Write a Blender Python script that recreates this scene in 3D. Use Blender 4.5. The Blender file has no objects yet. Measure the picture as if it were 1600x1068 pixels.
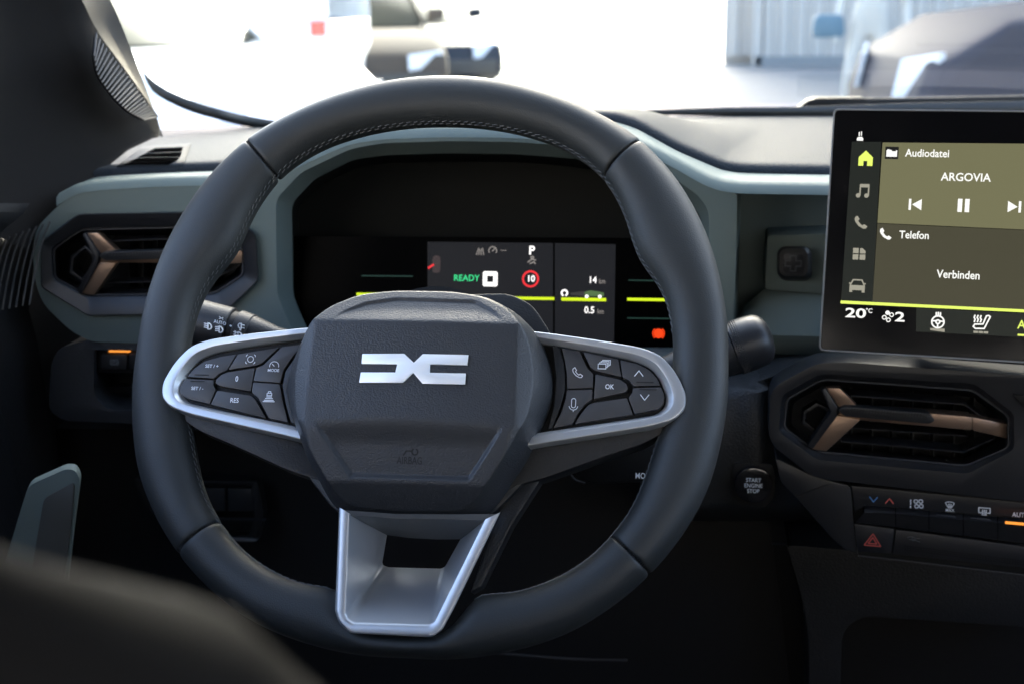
import bpy, bmesh, math, random
from mathutils import Vector, Matrix
from mathutils.geometry import tessellate_polygon
random.seed(7)
R = math.radians
scene = bpy.context.scene
COL = scene.collection

# ------------------------------------------------------------------ camera, sky, sun, exposure
# metres; origin = centre of the steering wheel; x right, y towards the windscreen, z up
GROUND = -1.08
EXPO = 3.6
D_ = Vector((-0.13367977, 0.96178162, -0.23896828)).normalized()
R_ = Vector((0.99085563, 0.13416543, -0.01430948)).normalized()
U_ = R_.cross(D_).normalized()
CAM = Vector((0.1691701, -0.83088153, 0.21465204))
F_ = 2222.0
cam = bpy.data.cameras.new('camera')
cam.sensor_width = 36.0
cam.lens = F_ / 1600 * 36.0
cam.clip_start = 0.01
cam.clip_end = 800
cam.dof.use_dof = True
cam.dof.focus_distance = 0.86
cam.dof.aperture_fstop = 10.0
cam.dof.aperture_blades = 9
camo = bpy.data.objects.new('camera', cam)
COL.objects.link(camo)
m = Matrix((R_, U_, -D_)).transposed().to_4x4()
m.translation = CAM
camo.matrix_world = m
scene.camera = camo

SUN_EL, SUN_AZ = 31.0, 9.0      # azimuth clockwise from +y (sun ahead and to the right, behind the hall)
world = bpy.data.worlds.new('World')
scene.world = world
world.use_nodes = True
nt = world.node_tree
bg = nt.nodes['Background']
sky = nt.nodes.new('ShaderNodeTexSky')
sky.sky_type = 'NISHITA'
sky.sun_disc = False
sky.sun_elevation = R(SUN_EL)
sky.sun_rotation = R(SUN_AZ)
sky.air_density = 0.75
sky.dust_density = 4.0
sky.ozone_density = 0.6
nt.links.new(sky.outputs[0], bg.inputs[0])
bg.inputs[1].default_value = 0.15
sun = bpy.data.lights.new('sun', 'SUN')
sun.energy = 4.2
sun.angle = R(0.5)
sun.color = (1.0, 0.95, 0.87)
suno = bpy.data.objects.new('sun', sun)
COL.objects.link(suno)
sd = Vector((math.sin(R(SUN_AZ)) * math.cos(R(SUN_EL)), math.cos(R(SUN_AZ)) * math.cos(R(SUN_EL)), math.sin(R(SUN_EL))))
suno.rotation_euler = sd.to_track_quat('Z', 'Y').to_euler()
suno.location = sd * 50
scene.view_settings.view_transform = 'Standard'
scene.view_settings.look = 'None'
scene.view_settings.exposure = EXPO
scene.view_settings.gamma = 1.0
scene.cycles.max_bounces = 8
scene.cycles.transparent_max_bounces = 12
scene.cycles.sample_clamp_indirect = 6.0
EM = 0.5 ** EXPO

# ------------------------------------------------------------------ measuring helpers
def ray(px, py):
    return D_ * F_ + R_ * (px - 800) - U_ * (py - 534)
def hit(px, py, o, n):
    v = ray(px, py)
    return CAM + v * ((o - CAM).dot(n) / v.dot(n))
def Y(px, py, y):
    return hit(px, py, Vector((0, y, 0)), Vector((0, 1, 0)))
def Xp(px, py, x):
    return hit(px, py, Vector((x, 0, 0)), Vector((1, 0, 0)))
def Zp(px, py, z):
    return hit(px, py, Vector((0, 0, z)), Vector((0, 0, 1)))
TILT = R(30)
WX = Vector((1, 0, 0)); WU = Vector((0, math.sin(TILT), math.cos(TILT))); WN = Vector((0, -math.cos(TILT), math.sin(TILT)))
def WL(x, u, h):            # wheel-local millimetres
    return WX * (x / 1000) + WU * (u / 1000) + WN * (h / 1000)
def WP(px, py, h):          # point of the wheel plane raised h mm
    return hit(px, py, WN * (h / 1000), WN)

# ------------------------------------------------------------------ materials
MATS = {}
def mat(name, col, rough=0.5, metal=0.0, spec=0.5, bump=None, coat=0.0, emit=None, estr=0.0, var=0.0, sheen=0.0):
    if name in MATS: return MATS[name]
    mt = bpy.data.materials.new(name); mt.use_nodes = True
    n = mt.node_tree; b = n.nodes['Principled BSDF']
    b.inputs['Base Color'].default_value = (*col, 1)
    b.inputs['Roughness'].default_value = rough
    b.inputs['Metallic'].default_value = metal
    b.inputs['Specular IOR Level'].default_value = spec
    b.inputs['Coat Weight'].default_value = coat
    b.inputs['Coat Roughness'].default_value = 0.08
    if sheen: b.inputs['Sheen Weight'].default_value = sheen
    tc = n.nodes.new('ShaderNodeTexCoord')
    if emit:
        b.inputs['Emission Color'].default_value = (*emit, 1)
        b.inputs['Emission Strength'].default_value = estr
    if var:
        ns = n.nodes.new('ShaderNodeTexNoise'); ns.inputs['Scale'].default_value = 14; ns.inputs['Detail'].default_value = 5
        n.links.new(tc.outputs['Object'], ns.inputs['Vector'])
        mr = n.nodes.new('ShaderNodeMapRange'); mr.inputs[1].default_value = 0.3; mr.inputs[2].default_value = 0.7
        mr.inputs[3].default_value = max(0.02, rough - var); mr.inputs[4].default_value = min(1, rough + var)
        n.links.new(ns.outputs[0], mr.inputs[0]); n.links.new(mr.outputs[0], b.inputs['Roughness'])
    if bump:
        kind, scale, strength, dist = bump
        bp = n.nodes.new('ShaderNodeBump'); bp.inputs['Strength'].default_value = strength; bp.inputs['Distance'].default_value = dist
        if kind == 'grain':
            # pebbled grain: cells with warped borders
            ns = n.nodes.new('ShaderNodeTexNoise'); ns.inputs['Scale'].default_value = scale * 0.8
            n.links.new(tc.outputs['Object'], ns.inputs['Vector'])
            mx = n.nodes.new('ShaderNodeVectorMath'); mx.operation = 'MULTIPLY_ADD'
            n.links.new(ns.outputs['Color'], mx.inputs[0]); mx.inputs[1].default_value = (0.7 / scale,) * 3
            n.links.new(tc.outputs['Object'], mx.inputs[2])
            v = n.nodes.new('ShaderNodeTexVoronoi'); v.feature = 'SMOOTH_F1'; v.inputs['Scale'].default_value = scale
            v.inputs['Smoothness'].default_value = 0.35
            n.links.new(mx.outputs[0], v.inputs['Vector'])
            inv = n.nodes.new('ShaderNodeMath'); inv.operation = 'SUBTRACT'; inv.inputs[0].default_value = 1
            n.links.new(v.outputs['Distance'], inv.inputs[1]); n.links.new(inv.outputs[0], bp.inputs['Height'])
        elif kind == 'noise':
            ns = n.nodes.new('ShaderNodeTexNoise'); ns.inputs['Scale'].default_value = scale; ns.inputs['Detail'].default_value = 4
            n.links.new(tc.outputs['Object'], ns.inputs['Vector']); n.links.new(ns.outputs[0], bp.inputs['Height'])
        elif kind == 'weave':
            w1 = n.nodes.new('ShaderNodeTexWave'); w1.bands_direction = 'DIAGONAL'; w1.inputs['Scale'].default_value = scale
            w1.inputs['Distortion'].default_value = 0.3
            n.links.new(tc.outputs['Object'], w1.inputs['Vector']); n.links.new(w1.outputs[0], bp.inputs['Height'])
        n.links.new(bp.outputs[0], b.inputs['Normal'])
    MATS[name] = mt
    return mt
def emis(name, col, k):
    return mat(name, (0.001, 0.001, 0.001), 0.3, spec=0.1, emit=col, estr=k * EM)

LEATHER = mat('smooth_leather', (0.0165, 0.0190, 0.0195), 0.54, spec=0.45, bump=('grain', 1300, 0.25, 0.0003), var=0.05)
HUBSKIN = mat('grained_hub_skin', (0.024, 0.0255, 0.028), 0.46, spec=0.5, bump=('grain', 950, 0.42, 0.0005))
SILVER = mat('satin_silver', (0.55, 0.565, 0.58), 0.38, metal=0.7, bump=('noise', 2500, 0.06, 0.0002))
EMBLEM = mat('emblem_silver', (0.92, 0.94, 0.95), 0.42, metal=0.35)
BUTTON = mat('button_plastic', (0.042, 0.0405, 0.041), 0.5, bump=('noise', 3000, 0.08, 0.0002))
BLACK = mat('black_plastic', (0.0055, 0.0055, 0.0057), 0.55, spec=.25, bump=('noise', 1500, 0.1, 0.0002))
DARK = mat('charcoal_plastic', (0.012, 0.0125, 0.0135), 0.48, spec=.4, bump=('grain', 800, 0.3, 0.0004))
GLOSS = mat('gloss_black', (0.006, 0.006, 0.007), 0.16, coat=0.5)
GREEN = mat('sage_plastic', (0.108, 0.136, 0.128), 0.68, spec=.16, bump=('weave', 260, 0.12, 0.0003))
PAD = mat('dash_pad_skin', (0.0225, 0.0275, 0.033), 0.7, spec=.12, bump=('grain', 620, 0.7, 0.0006))
DASH = mat('lower_dash_skin', (0.0145, 0.0158, 0.0175), 0.5, spec=.4, bump=('grain', 620, 0.5, 0.0006))
BEZEL = mat('vent_bezel_plastic', (0.0125, 0.013, 0.015), 0.40, spec=.4, bump=('noise', 1800, 0.08, 0.0002))
BRONZE = mat('bronze_metal', (0.27, 0.18, 0.125), 0.38, metal=0.75, bump=('noise', 2500, 0.06, 0.0002))
CLOTH = mat('pillar_cloth', (0.0085, 0.0074, 0.0068), 0.9, spec=.2, bump=('weave', 500, 0.4, 0.0004))
PILLAR = mat('pillar_plastic', (0.022, 0.0208, 0.0195), 0.6, spec=.3, bump=('grain', 900, 0.3, 0.0004))
SEATM = mat('seat_cloth', (0.0105, 0.0098, 0.0094), 0.95, spec=.08, bump=('noise', 900, 0.4, 0.0005))
DOORM = mat('door_plastic', (0.010, 0.010, 0.0105), 0.55, spec=.3, bump=('grain', 700, 0.4, 0.0005))
THREAD = mat('thread', (0.10, 0.108, 0.115), 0.7)
WHITEP = mat('white_print', (0.75, 0.78, 0.82), 0.6)
GREYP = mat('grey_print', (0.30, 0.32, 0.34), 0.6)
REDP = mat('red_print', (0.65, 0.10, 0.08), 0.6)
BLUEP = mat('blue_print', (0.08, 0.25, 0.60), 0.6)
DARKP = mat('black_print', (0.006, 0.006, 0.006), 0.7)

# ------------------------------------------------------------------ building helpers
def empty(name, loc, label, cat, group=None):
    o = bpy.data.objects.new(name, None); COL.objects.link(o)
    o.location = loc; o.empty_display_size = 0.02
    o['label'] = label; o['category'] = cat
    if group: o['group'] = group
    ORG[o.name] = Vector(loc)
    return o
ORG = {}
def org(o):
    v = Vector((0, 0, 0))
    while o is not None:
        v += Vector(o.location); o = o.parent
    return v
def link(name, verts, faces, m_, parent=None, smooth=35, label=None, bev=0.0, bseg=2, kind=None, loc=None):
    base = org(parent) if parent else (Vector(loc) if loc else Vector((0, 0, 0)))
    me = bpy.data.meshes.new(name)
    me.from_pydata([tuple(Vector(v) - base) for v in verts], [], faces)
    me.materials.append(m_)
    bm = bmesh.new(); bm.from_mesh(me)
    bmesh.ops.remove_doubles(bm, verts=bm.verts, dist=1e-6)
    bmesh.ops.recalc_face_normals(bm, faces=bm.faces)
    if bev > 0:
        es = [e for e in bm.edges if len(e.link_faces) == 2 and e.calc_face_angle(0) > R(28)]
        bmesh.ops.bevel(bm, geom=es, offset=bev, segments=bseg, affect='EDGES', profile=0.5, clamp_overlap=True)
    bm.to_mesh(me); bm.free()
    if smooth:
        me.polygons.foreach_set('use_smooth', [True] * len(me.polygons))
        me.set_sharp_from_angle(angle=R(smooth))
    o = bpy.data.objects.new(name, me); COL.objects.link(o)
    if parent: o.parent = parent
    elif loc: o.location = loc
    if label: o['label'] = label
    if kind: o['kind'] = kind
    return o
def fillet(pts, r, seg=4, closed=True):
    """round the corners of a 2-D or 3-D polygon; r = one radius or a list"""
    out = []; n = len(pts)
    P = [Vector(p) for p in pts]
    for i in range(n):
        rr = r[i] if isinstance(r, (list, tuple)) else r
        if (not closed and i in (0, n - 1)):
            out.append(P[i]); continue
        a, b, c = P[i - 1], P[i], P[(i + 1) % n]
        d1, d2 = (a - b), (c - b)
        l1, l2 = d1.length, d2.length
        k = min(rr, l1 * 0.45, l2 * 0.45)
        s, e = b + d1 * (k / l1), b + d2 * (k / l2)
        for j in range(seg + 1):
            t = j / seg
            out.append(s * (1 - t) ** 2 + b * 2 * t * (1 - t) + e * t * t)
    return out
def resamp(pts, n, closed=False):
    P = [Vector(p) for p in pts]
    if closed: P = P + [P[0]]
    L = [0]
    for a, b in zip(P, P[1:]): L.append(L[-1] + (b - a).length)
    out = []; j = 0
    for i in range(n):
        t = L[-1] * i / (n if closed else n - 1)
        while j < len(P) - 2 and L[j + 1] < t: j += 1
        k = (t - L[j]) / max(1e-12, L[j + 1] - L[j])
        out.append(P[j].lerp(P[j + 1], min(1, k)))
    return out
def crom(pts, n):
    """smooth curve through points, resampled to n"""
    P = [Vector(p) for p in pts]; Q = [P[0] * 2 - P[1]] + P + [P[-1] * 2 - P[-2]]
    out = []
    for i in range(1, len(Q) - 2):
        for j in range(10):
            t = j / 10
            a, b, c, d = Q[i - 1], Q[i], Q[i + 1], Q[i + 2]
            out.append(0.5 * ((2 * b) + (c - a) * t + (2 * a - 5 * b + 4 * c - d) * t * t + (3 * b - a - 3 * c + d) * t ** 3))
    out.append(P[-1])
    return resamp(out, n)
def prism(name, front, depth, m_, parent=None, bev=0.0, **k):
    """closed slab: front loop (3-D points), depth = vector"""
    n = len(front); dv = Vector(depth)
    V = [Vector(p) for p in front] + [Vector(p) + dv for p in front]
    F = [tuple(range(n)), tuple(range(2 * n - 1, n - 1, -1))] + [(i, (i + 1) % n, n + (i + 1) % n, n + i) for i in range(n)]
    return link(name, V, F, m_, parent, bev=bev, **k)
def loft(name, rows, m_, parent=None, closed=False, caps=False, thick=None, **k):
    n = len(rows[0]); V = []; F = []
    for r_ in rows: V += [Vector(p) for p in r_]
    c = n if closed else n - 1
    for i in range(len(rows) - 1):
        for j in range(c):
            a, b = i * n + j, i * n + (j + 1) % n
            F.append((a, b, b + n, a + n))
    if caps:
        F.append(tuple(range(n))); F.append(tuple(range((len(rows) - 1) * n, len(rows) * n)))
    o = link(name, V, F, m_, parent, **k)
    if thick:
        md = o.modifiers.new('solid', 'SOLIDIFY'); md.thickness = abs(thick); md.offset = -1 if thick > 0 else 1
    return o
def ringprism(name, outer, inner, dv, m_, parent=None, bev=0.0, **k):
    """plate with a hole"""
    V = [Vector(p) for p in outer] + [Vector(p) for p in inner]
    # 2-D basis
    o0 = V[0]; ax = (V[1] - o0).normalized()
    nn = Vector(dv).normalized(); ay = nn.cross(ax).normalized(); ax = ay.cross(nn)
    no, ni = len(outer), len(inner)
    tris = tessellate_polygon([[Vector(((p - o0).dot(ax), (p - o0).dot(ay), 0)) for p in V[:no]], [Vector(((p - o0).dot(ax), (p - o0).dot(ay), 0)) for p in V[no:]]])
    N = no + ni; dv = Vector(dv)
    V2 = V + [p + dv for p in V]
    F = [tuple(t) for t in tris] + [tuple(N + i for i in reversed(t)) for t in tris]
    for i in range(no): j = (i + 1) % no; F.append((i, j, N + j, N + i))
    for i in range(ni): j = (i + 1) % ni; F.append((no + i, no + j, N + no + j, N + no + i))
    return link(name, V2, F, m_, parent, bev=bev, **k)
def box(name, c, s, m_, parent=None, bev=0.0, rz=0, **k):
    c = Vector(c); mz = Matrix.Rotation(rz, 3, 'Z')
    V = [c + mz @ Vector((sx * s[0] / 2, sy * s[1] / 2, sz * s[2] / 2)) for sx in (-1, 1) for sy in (-1, 1) for sz in (-1, 1)]
    F = [(0, 1, 3, 2), (4, 6, 7, 5), (0, 4, 5, 1), (2, 3, 7, 6), (0, 2, 6, 4), (1, 5, 7, 3)]
    return link(name, V, F, m_, parent, bev=bev, **k)
def tube(name, path, rads, m_, parent=None, seg=20, caps=True, **k):
    P = [Vector(p) for p in path]; rows = []
    if not isinstance(rads, (list, tuple)): rads = [rads] * len(P)
    up = None
    for i, p in enumerate(P):
        t = (P[min(i + 1, len(P) - 1)] - P[max(i - 1, 0)]).normalized()
        if up is None:
            up = t.orthogonal().normalized()
        a = (up - t * up.dot(t)).normalized(); up = a; b = t.cross(a)
        rr = rads[i]; ra, rb = rr if isinstance(rr, (list, tuple)) else (rr, rr)
        rows.append([p + a * (math.cos(6.28318 * j / seg) * ra) + b * (math.sin(6.28318 * j / seg) * rb) for j in range(seg)])
    return loft(name, rows, m_, parent, closed=True, caps=caps, **k)
# flat print: icons from strokes and filled polygons in a local frame (o, rt, up), unit = metre
def frame(o, rt, up): return (Vector(o), Vector(rt).normalized(), Vector(up).normalized())
def icon(name, fr, s, strokes=(), polys=(), w=0.12, m_=None, parent=None, lift=0.0003, thick=0.00015, label=None):
    o, rt, up = fr; nn = rt.cross(up).normalized()
    V = []; F = []
    def pt(x, y, dz=0): return o + rt * (x * s) + up * (y * s) + nn * (lift + dz)
    def slab(q):
        tr = tessellate_polygon([[Vector((a, b, 0)) for a, b in q]])
        b0 = len(V); n = len(q)
        V.extend(pt(a, b, thick) for a, b in q); V.extend(pt(a, b, 0) for a, b in q)
        for t in tr: F.append(tuple(b0 + i for i in t))
        for i in range(n): F.append((b0 + i, b0 + (i + 1) % n, b0 + n + (i + 1) % n, b0 + n + i))
    for q in polys: slab(q)
    for st in strokes:
        ww = w / 2
        for (x0, y0), (x1, y1) in zip(st, st[1:]):
            dx, dy = x1 - x0, y1 - y0; l = math.hypot(dx, dy) or 1e-6
            ux, uy = dx / l, dy / l; e = ww * 0.6
            x0_, y0_, x1_, y1_ = x0 - ux * e, y0 - uy * e, x1 + ux * e, y1 + uy * e
            px_, py_ = -uy * ww, ux * ww
            slab([(x0_ + px_, y0_ + py_), (x1_ + px_, y1_ + py_), (x1_ - px_, y1_ - py_), (x0_ - px_, y0_ - py_)])
    base = org(parent) if parent else Vector((0, 0, 0))
    me = bpy.data.meshes.new(name); me.from_pydata([tuple(v - base) for v in V], [], F); me.materials.append(m_)
    ob = bpy.data.objects.new(name, me); COL.objects.link(ob)
    if parent: ob.parent = parent
    if label: ob['label'] = label
    return ob
def arc(cx, cy, r, a0, a1, n=20):
    return [(cx + r * math.cos(R(a0 + (a1 - a0) * i / n)), cy + r * math.sin(R(a0 + (a1 - a0) * i / n))) for i in range(n + 1)]
def text(name, body, fr, h, m_, parent, sx=0.85, lift=0.0003, bold=0.012, align='CENTER', label=None):
    """flat lettering; h = cap height in metres"""
    cu = bpy.data.curves.new(name, 'FONT'); cu.body = body; cu.size = 1.0; cu.align_x = align; cu.align_y = 'CENTER'
    cu.offset = bold; cu.resolution_u = 3
    tmp = bpy.data.objects.new(name, cu); COL.objects.link(tmp)
    dg = bpy.context.evaluated_depsgraph_get(); dg.update()
    me = bpy.data.meshes.new_from_object(tmp.evaluated_get(dg))
    bpy.data.objects.remove(tmp)
    o, rt, up = fr; nn = rt.cross(up).normalized(); s = h / 0.70
    base = org(parent)
    for v in me.vertices:
        v.co = o + rt * (v.co.x * s * sx) + up * (v.co.y * s) + nn * lift - base
    me.materials.clear(); me.materials.append(m_); me.name = name
    ob = bpy.data.objects.new(name, me); COL.objects.link(ob); ob.parent = parent
    if label: ob['label'] = label
    return ob

# =================================================================== STEERING WHEEL
wheel = empty('steering_wheel', (0, 0, 0), 'black leather three-spoke steering wheel with silver trim and a white emblem on its hub', 'steering wheel')
RO = [(0, 185.2), (20, 185.8), (30, 187.3), (42, 190), (53, 189.2), (65, 187), (75, 185), (90, 183.6), (105, 187), (115, 190.3), (125, 191), (135, 191), (150, 190), (162, 186.5), (180, 182.5)]
RI = [(0, 152), (10, 153), (20, 155), (30, 157.2), (40, 157), (47, 153.5), (54, 148.5), (61, 143.3), (66, 143.3), (72, 148.2), (78, 150.6), (84, 151), (88, 151), (100, 151), (106, 151), (112, 152), (118, 154.5), (125, 158.5), (137, 161), (145, 160.3), (155, 157), (163, 151), (166, 152), (170.5, 170), (180, 171)]
def interp(tab, a):
    for (a0, v0), (a1, v1) in zip(tab, tab[1:]):
        if a <= a1:
            t = (a - a0) / (a1 - a0); t = t * t * (3 - 2 * t) if False else t
            return v0 + (v1 - v0) * t
    return tab[-1][1]
def smoothed(tab, a, k=3.0):
    s = 0
    for d in (-k, -k / 2, 0, k / 2, k):
        x = abs(a + d); x = 360 - x if x > 180 else x
        s += interp(tab, x)
    return s / 5
def rim_section(phi, nseg, shrink=0.0):
    """phi degrees clockwise from top; closed loop of points"""
    a = abs(((phi + 180) % 360) - 180)
    ro, ri = smoothed(RO, a), smoothed(RI, a)
    rc, hw = (ro + ri) / 2, (ro - ri) / 2 - shrink
    hd = 15.5 - shrink + 1.2 * math.exp(-((a - 66) / 12) ** 2)
    s, c = math.sin(R(phi)), math.cos(R(phi))
    out = []
    for j in range(nseg):
        t = 2 * math.pi * j / nseg
        ct, st = math.cos(t), math.sin(t)
        e = 0.92
        x = math.copysign(abs(ct) ** e, ct) * hw; z = math.copysign(abs(st) ** e, st) * hd
        rr = rc + x
        out.append(WL(rr * s, rr * c, z))
    return out
SEAMS = [-42.5, 42.5, 132.5, 227.5]
segs = [(-42.5, 42.5, 'upper'), (42.5, 132.5, 'right'), (132.5, 227.5, 'lower'), (227.5, 317.5, 'left')]
for a0, a1, nm in segs:
    n = 84; rows = []
    for i in range(n + 1):
        u = i / n
        # finer rows close to the seams
        ph = a0 + 0.12 + (a1 - a0 - 0.24) * (0.5 - 0.5 * math.cos(math.pi * u)) if False else a0 + 0.12 + (a1 - a0 - 0.24) * u
        rows.append((ph, 0.0))
    ext = []
    for dphi, sh in ((0.0, 2.6), (0.10, 1.3), (0.28, 0.55), (0.6, 0.12)):
        ext.append((dphi, sh))
    full = [(a0 + 0.06 + d, s) for d, s in ext] + [r_ for r_ in rows if a0 + 0.9 < r_[0] < a1 - 0.9] + [(a1 - 0.06 - d, s) for d, s in reversed(ext)]
    loft('leather_cover', [rim_section(p, 40, s) for p, s in full], LEATHER, wheel, closed=True, caps=True, smooth=60)
loft('rim_core', [rim_section(p, 24, 2.2) for p in range(0, 360, 4)] + [rim_section(0, 24, 2.2)], BLACK, wheel, closed=True)
# stitching along the inner edge of the rim
SV = []; SF = []
def stitch(p, q, w, nrm):
    p, q = Vector(p), Vector(q); d = (q - p); sd_ = d.cross(nrm).normalized() * w
    b = len(SV)
    for e in (p, q): SV.extend([e + sd_, e + nrm * w * 1.2, e - sd_, e - nrm * w * 0.6])
    for j in range(4): SF.append((b + j, b + (j + 1) % 4, b + 4 + (j + 1) % 4, b + 4 + j))
    SF.append((b, b + 1, b + 2, b + 3)); SF.append((b + 7, b + 6, b + 5, b + 4))
phi = -180.0
while phi < 180:
    a = abs(phi)
    if not (84 < a < 108 or a > 163):
        for ang, d in ((164, 0.0), (173, 0.8)):
            def sp(ph, an):
                aa = abs(((ph + 180) % 360) - 180)
                ro, ri = smoothed(RO, aa), smoothed(RI, aa); rc, hw = (ro + ri) / 2, (ro - ri) / 2
                ct, st = math.cos(R(an)), math.sin(R(an))
                x = math.copysign(abs(ct) ** .92, ct) * (hw + .25); z = abs(st) ** .92 * 15.7
                return WL((rc + x) * math.sin(R(ph)), (rc + x) * math.cos(R(ph)), z), (WX * math.sin(R(ph)) * ct + WU * math.cos(R(ph)) * ct + WN * st).normalized()
            p, nrm = sp(phi + d, ang); q, _ = sp(phi + d + 1.05, ang + (5 if ang == 158 else -3))
            stitch(p, q, 0.00024, nrm)
    phi += 1.75
link('stitching', SV, SF, THREAD, wheel, kind='stuff', smooth=None)
# cross stitches in the four seams
SV = []; SF = []
for ph in SEAMS:
    aa = abs(((ph + 180) % 360) - 180)
    ro, ri = smoothed(RO, aa), smoothed(RI, aa); rc, hw = (ro + ri) / 2, (ro - ri) / 2
    for an in range(40, 160, 6):
        ct, st = math.cos(R(an)), math.sin(R(an))
        def q_(dp): return WL((rc + ct * (hw - .6)) * math.sin(R(ph + dp)), (rc + ct * (hw - .6)) * math.cos(R(ph + dp)), st * 15.0)
        stitch(q_(-.3), q_(.3), 0.00035, (WX * math.sin(R(ph)) * ct + WU * math.cos(R(ph)) * ct + WN * st).normalized())
link('seam_stitching', SV, SF, BLACK, wheel, kind='stuff', smooth=None)

# ---- spoke bodies, silver trims
def wl(pts, h): return [WL(x, u, h) for x, u in pts]
def mir(pts): return [(-x, u) for x, u in reversed(pts)]
T_OUT = [(60, 11), (77, 9.3), (105, 6), (132, 2), (144, -2.2), (153.5, -13), (159.5, -26), (159, -35), (153, -41), (140, -45.5), (74, -58.5), (60, -61.5)]
T_IN = [(60, 5.5), (77, 3.2), (105, -0.8), (128, -5), (139, -9.5), (145, -18.5), (148, -27), (147.3, -33), (142.5, -37.5), (128, -40.5), (75, -50.5), (60, -53.5)]
tr_r = [1, 6, 8, 12, 12, 12, 9, 8, 8, 12, 10, 1]
for sgn, nm in ((1, 'right'), (-1, 'left')):
    fl = (lambda p: p) if sgn > 0 else (lambda p: [(-x, u) for x, u in p])
    O = [tuple(v) for v in fillet([(x, u) for x, u in T_OUT], tr_r, 6)]
    I = [tuple(v) for v in fillet([(x, u) for x, u in T_IN], tr_r, 6)]
    def hh(x): return 16.0 + 2.0 * max(0, min(1, (155 - x) / 75)) # rises towards the hub
    rows = []
    for k, (t, dh) in enumerate(((-0.08, -8), (-0.01, -1.3), (0.05, -0.25), (0.12, 0.0), (0.56, 0.0), (0.62, -.15), (0.68, -0.7), (1.0, -4.6), (1.0, -9))):
        rows.append([WL(sgn * (a[0] + (b[0] - a[0]) * t), a[1] + (b[1] - a[1]) * t, hh(a[0]) + dh) for a, b in zip(O, I)])
    loft('silver_trim', rows, SILVER, wheel, closed=True, smooth=22)
    # black tray under the buttons
    prism('button_tray', [WL(sgn * x, u, 10.0) for x, u in I], WN * -0.008, BLACK, wheel)
    # dark spoke body
    B = fillet([(50, 9), (77, 7), (130, -1), (150, -8), (160, -27), (157, -38), (148, -46), (135, -54), (118, -60), (78, -76), (50, -84)], [1, 5, 8, 8, 8, 6, 6, 6, 6, 6, 1], 5)
    prism('spoke_body', [WL(sgn * v[0], v[1], 6.5) for v in B], WN * -0.017, DARK, wheel, bev=0.003)

# buttons
def z5(p): return (240 + p[0] / 5.338, 500 + p[1] / 5.338)
def z6(p): return (840 + p[0] / 5.338, 500 + p[1] / 5.338)
def shrink(poly, k):
    """pull a px polygon inwards by k px"""
    n = len(poly); A = sum(poly[i][0] * poly[(i + 1) % n][1] - poly[(i + 1) % n][0] * poly[i][1] for i in range(n))
    sg = 1 if A > 0 else -1; out = []
    for i in range(n):
        a, b, c = Vector(poly[i - 1]), Vector(poly[i]), Vector(poly[(i + 1) % n])
        d1, d2 = (b - a).normalized(), (c - b).normalized()
        n1, n2 = Vector((-d1.y, d1.x)) * sg, Vector((-d2.y, d2.x)) * sg
        bi = n1 + n2
        out.append(tuple(b + bi * (k / max(0.4, bi.dot(n1) * 1.0)))) if bi.length > 1e-6 else out.append(tuple(b + n1 * k))
    return out
def button(poly, conv, h=14.2, m_=BUTTON, bev=0.0007, r=1.6, name='button', drop=6):
    q = [conv(p) for p in poly]
    q = shrink(q, 0.25)
    f = fillet(q, r, 3)
    return prism(name, [WP(v[0], v[1], h) for v in f], WN * (-drop / 1000), m_, wheel, bev=bev, bseg=2)
LB = [[(277, 470), (340, 398), (425, 340), (560, 302), (692, 282), (612, 415), (545, 445), (505, 484)],
      [(702, 282), (1045, 226), (905, 355), (860, 375), (622, 412)],
      [(1068, 222), (1255, 197), (1165, 295), (1085, 410), (1055, 520), (832, 505), (857, 395), (915, 372)],
      [(845, 395), (810, 592), (560, 548), (516, 525), (520, 492), (560, 455), (610, 432)],
      [(270, 484), (502, 497), (500, 545), (518, 577), (468, 697), (290, 655), (228, 618), (215, 575), (235, 525)],
      [(530, 582), (808, 625), (850, 662), (938, 815), (476, 700)],
      [(830, 514), (1052, 530), (1070, 640), (1122, 850), (962, 815), (872, 645), (818, 600)]]
RB = [[(200, 230), (352, 258), (415, 400), (463, 442), (462, 560), (245, 570), (242, 440), (225, 330)],
      [(380, 262), (672, 322), (700, 472), (478, 418), (440, 390)],
      [(687, 328), (830, 362), (930, 412), (1000, 485), (1022, 543), (800, 548), (765, 500), (710, 476)],
      [(482, 447), (690, 493), (742, 530), (755, 568), (738, 598), (468, 655)],
      [(793, 562), (1030, 555), (1058, 620), (1052, 690), (1015, 735), (808, 780), (758, 642), (790, 602)],
      [(242, 580), (458, 575), (455, 658), (400, 692), (340, 768), (290, 862), (130, 898), (200, 760), (235, 650)],
      [(745, 645), (795, 783), (308, 862), (365, 772), (425, 702), (470, 684)]]
lbt = [button(p, z5) for p in LB]
rbt = [button(p, z6) for p in RB]
button([(1262, 205), (1290, 205), (1220, 330), (1150, 520), (1140, 640), (1185, 865), (1145, 850), (1100, 690), (1075, 545), (1100, 425), (1180, 305)], z5, h=14, m_=DARK, name='filler_strip')
button([(125, 205), (187, 225), (215, 340), (228, 440), (230, 580), (185, 740), (118, 903), (85, 905), (140, 700), (155, 480)], z6, h=14, m_=DARK, name='filler_strip')
HB = 14.2
def wf(px, py, h=HB): return frame(WP(px, py, h), WX, WU)
S = 0.00036  # metres per px on the wheel
def z5f(x, y): return wf(*z5((x, y)))
def z6f(x, y): return wf(*z6((x, y)))
text('lettering', 'SET / +', z5f(488, 383), 0.0020, WHITEP, lbt[0], sx=1.0)
icon('groove', z5f(403, 455), 0.0046, polys=[[(-1, -.07), (1, -.07), (1, .07), (-1, .07)]], m_=DARKP, parent=lbt[0])
text('lettering', 'SET / -', z5f(366, 568), 0.0020, WHITEP, lbt[4], sx=1.0)
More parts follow.
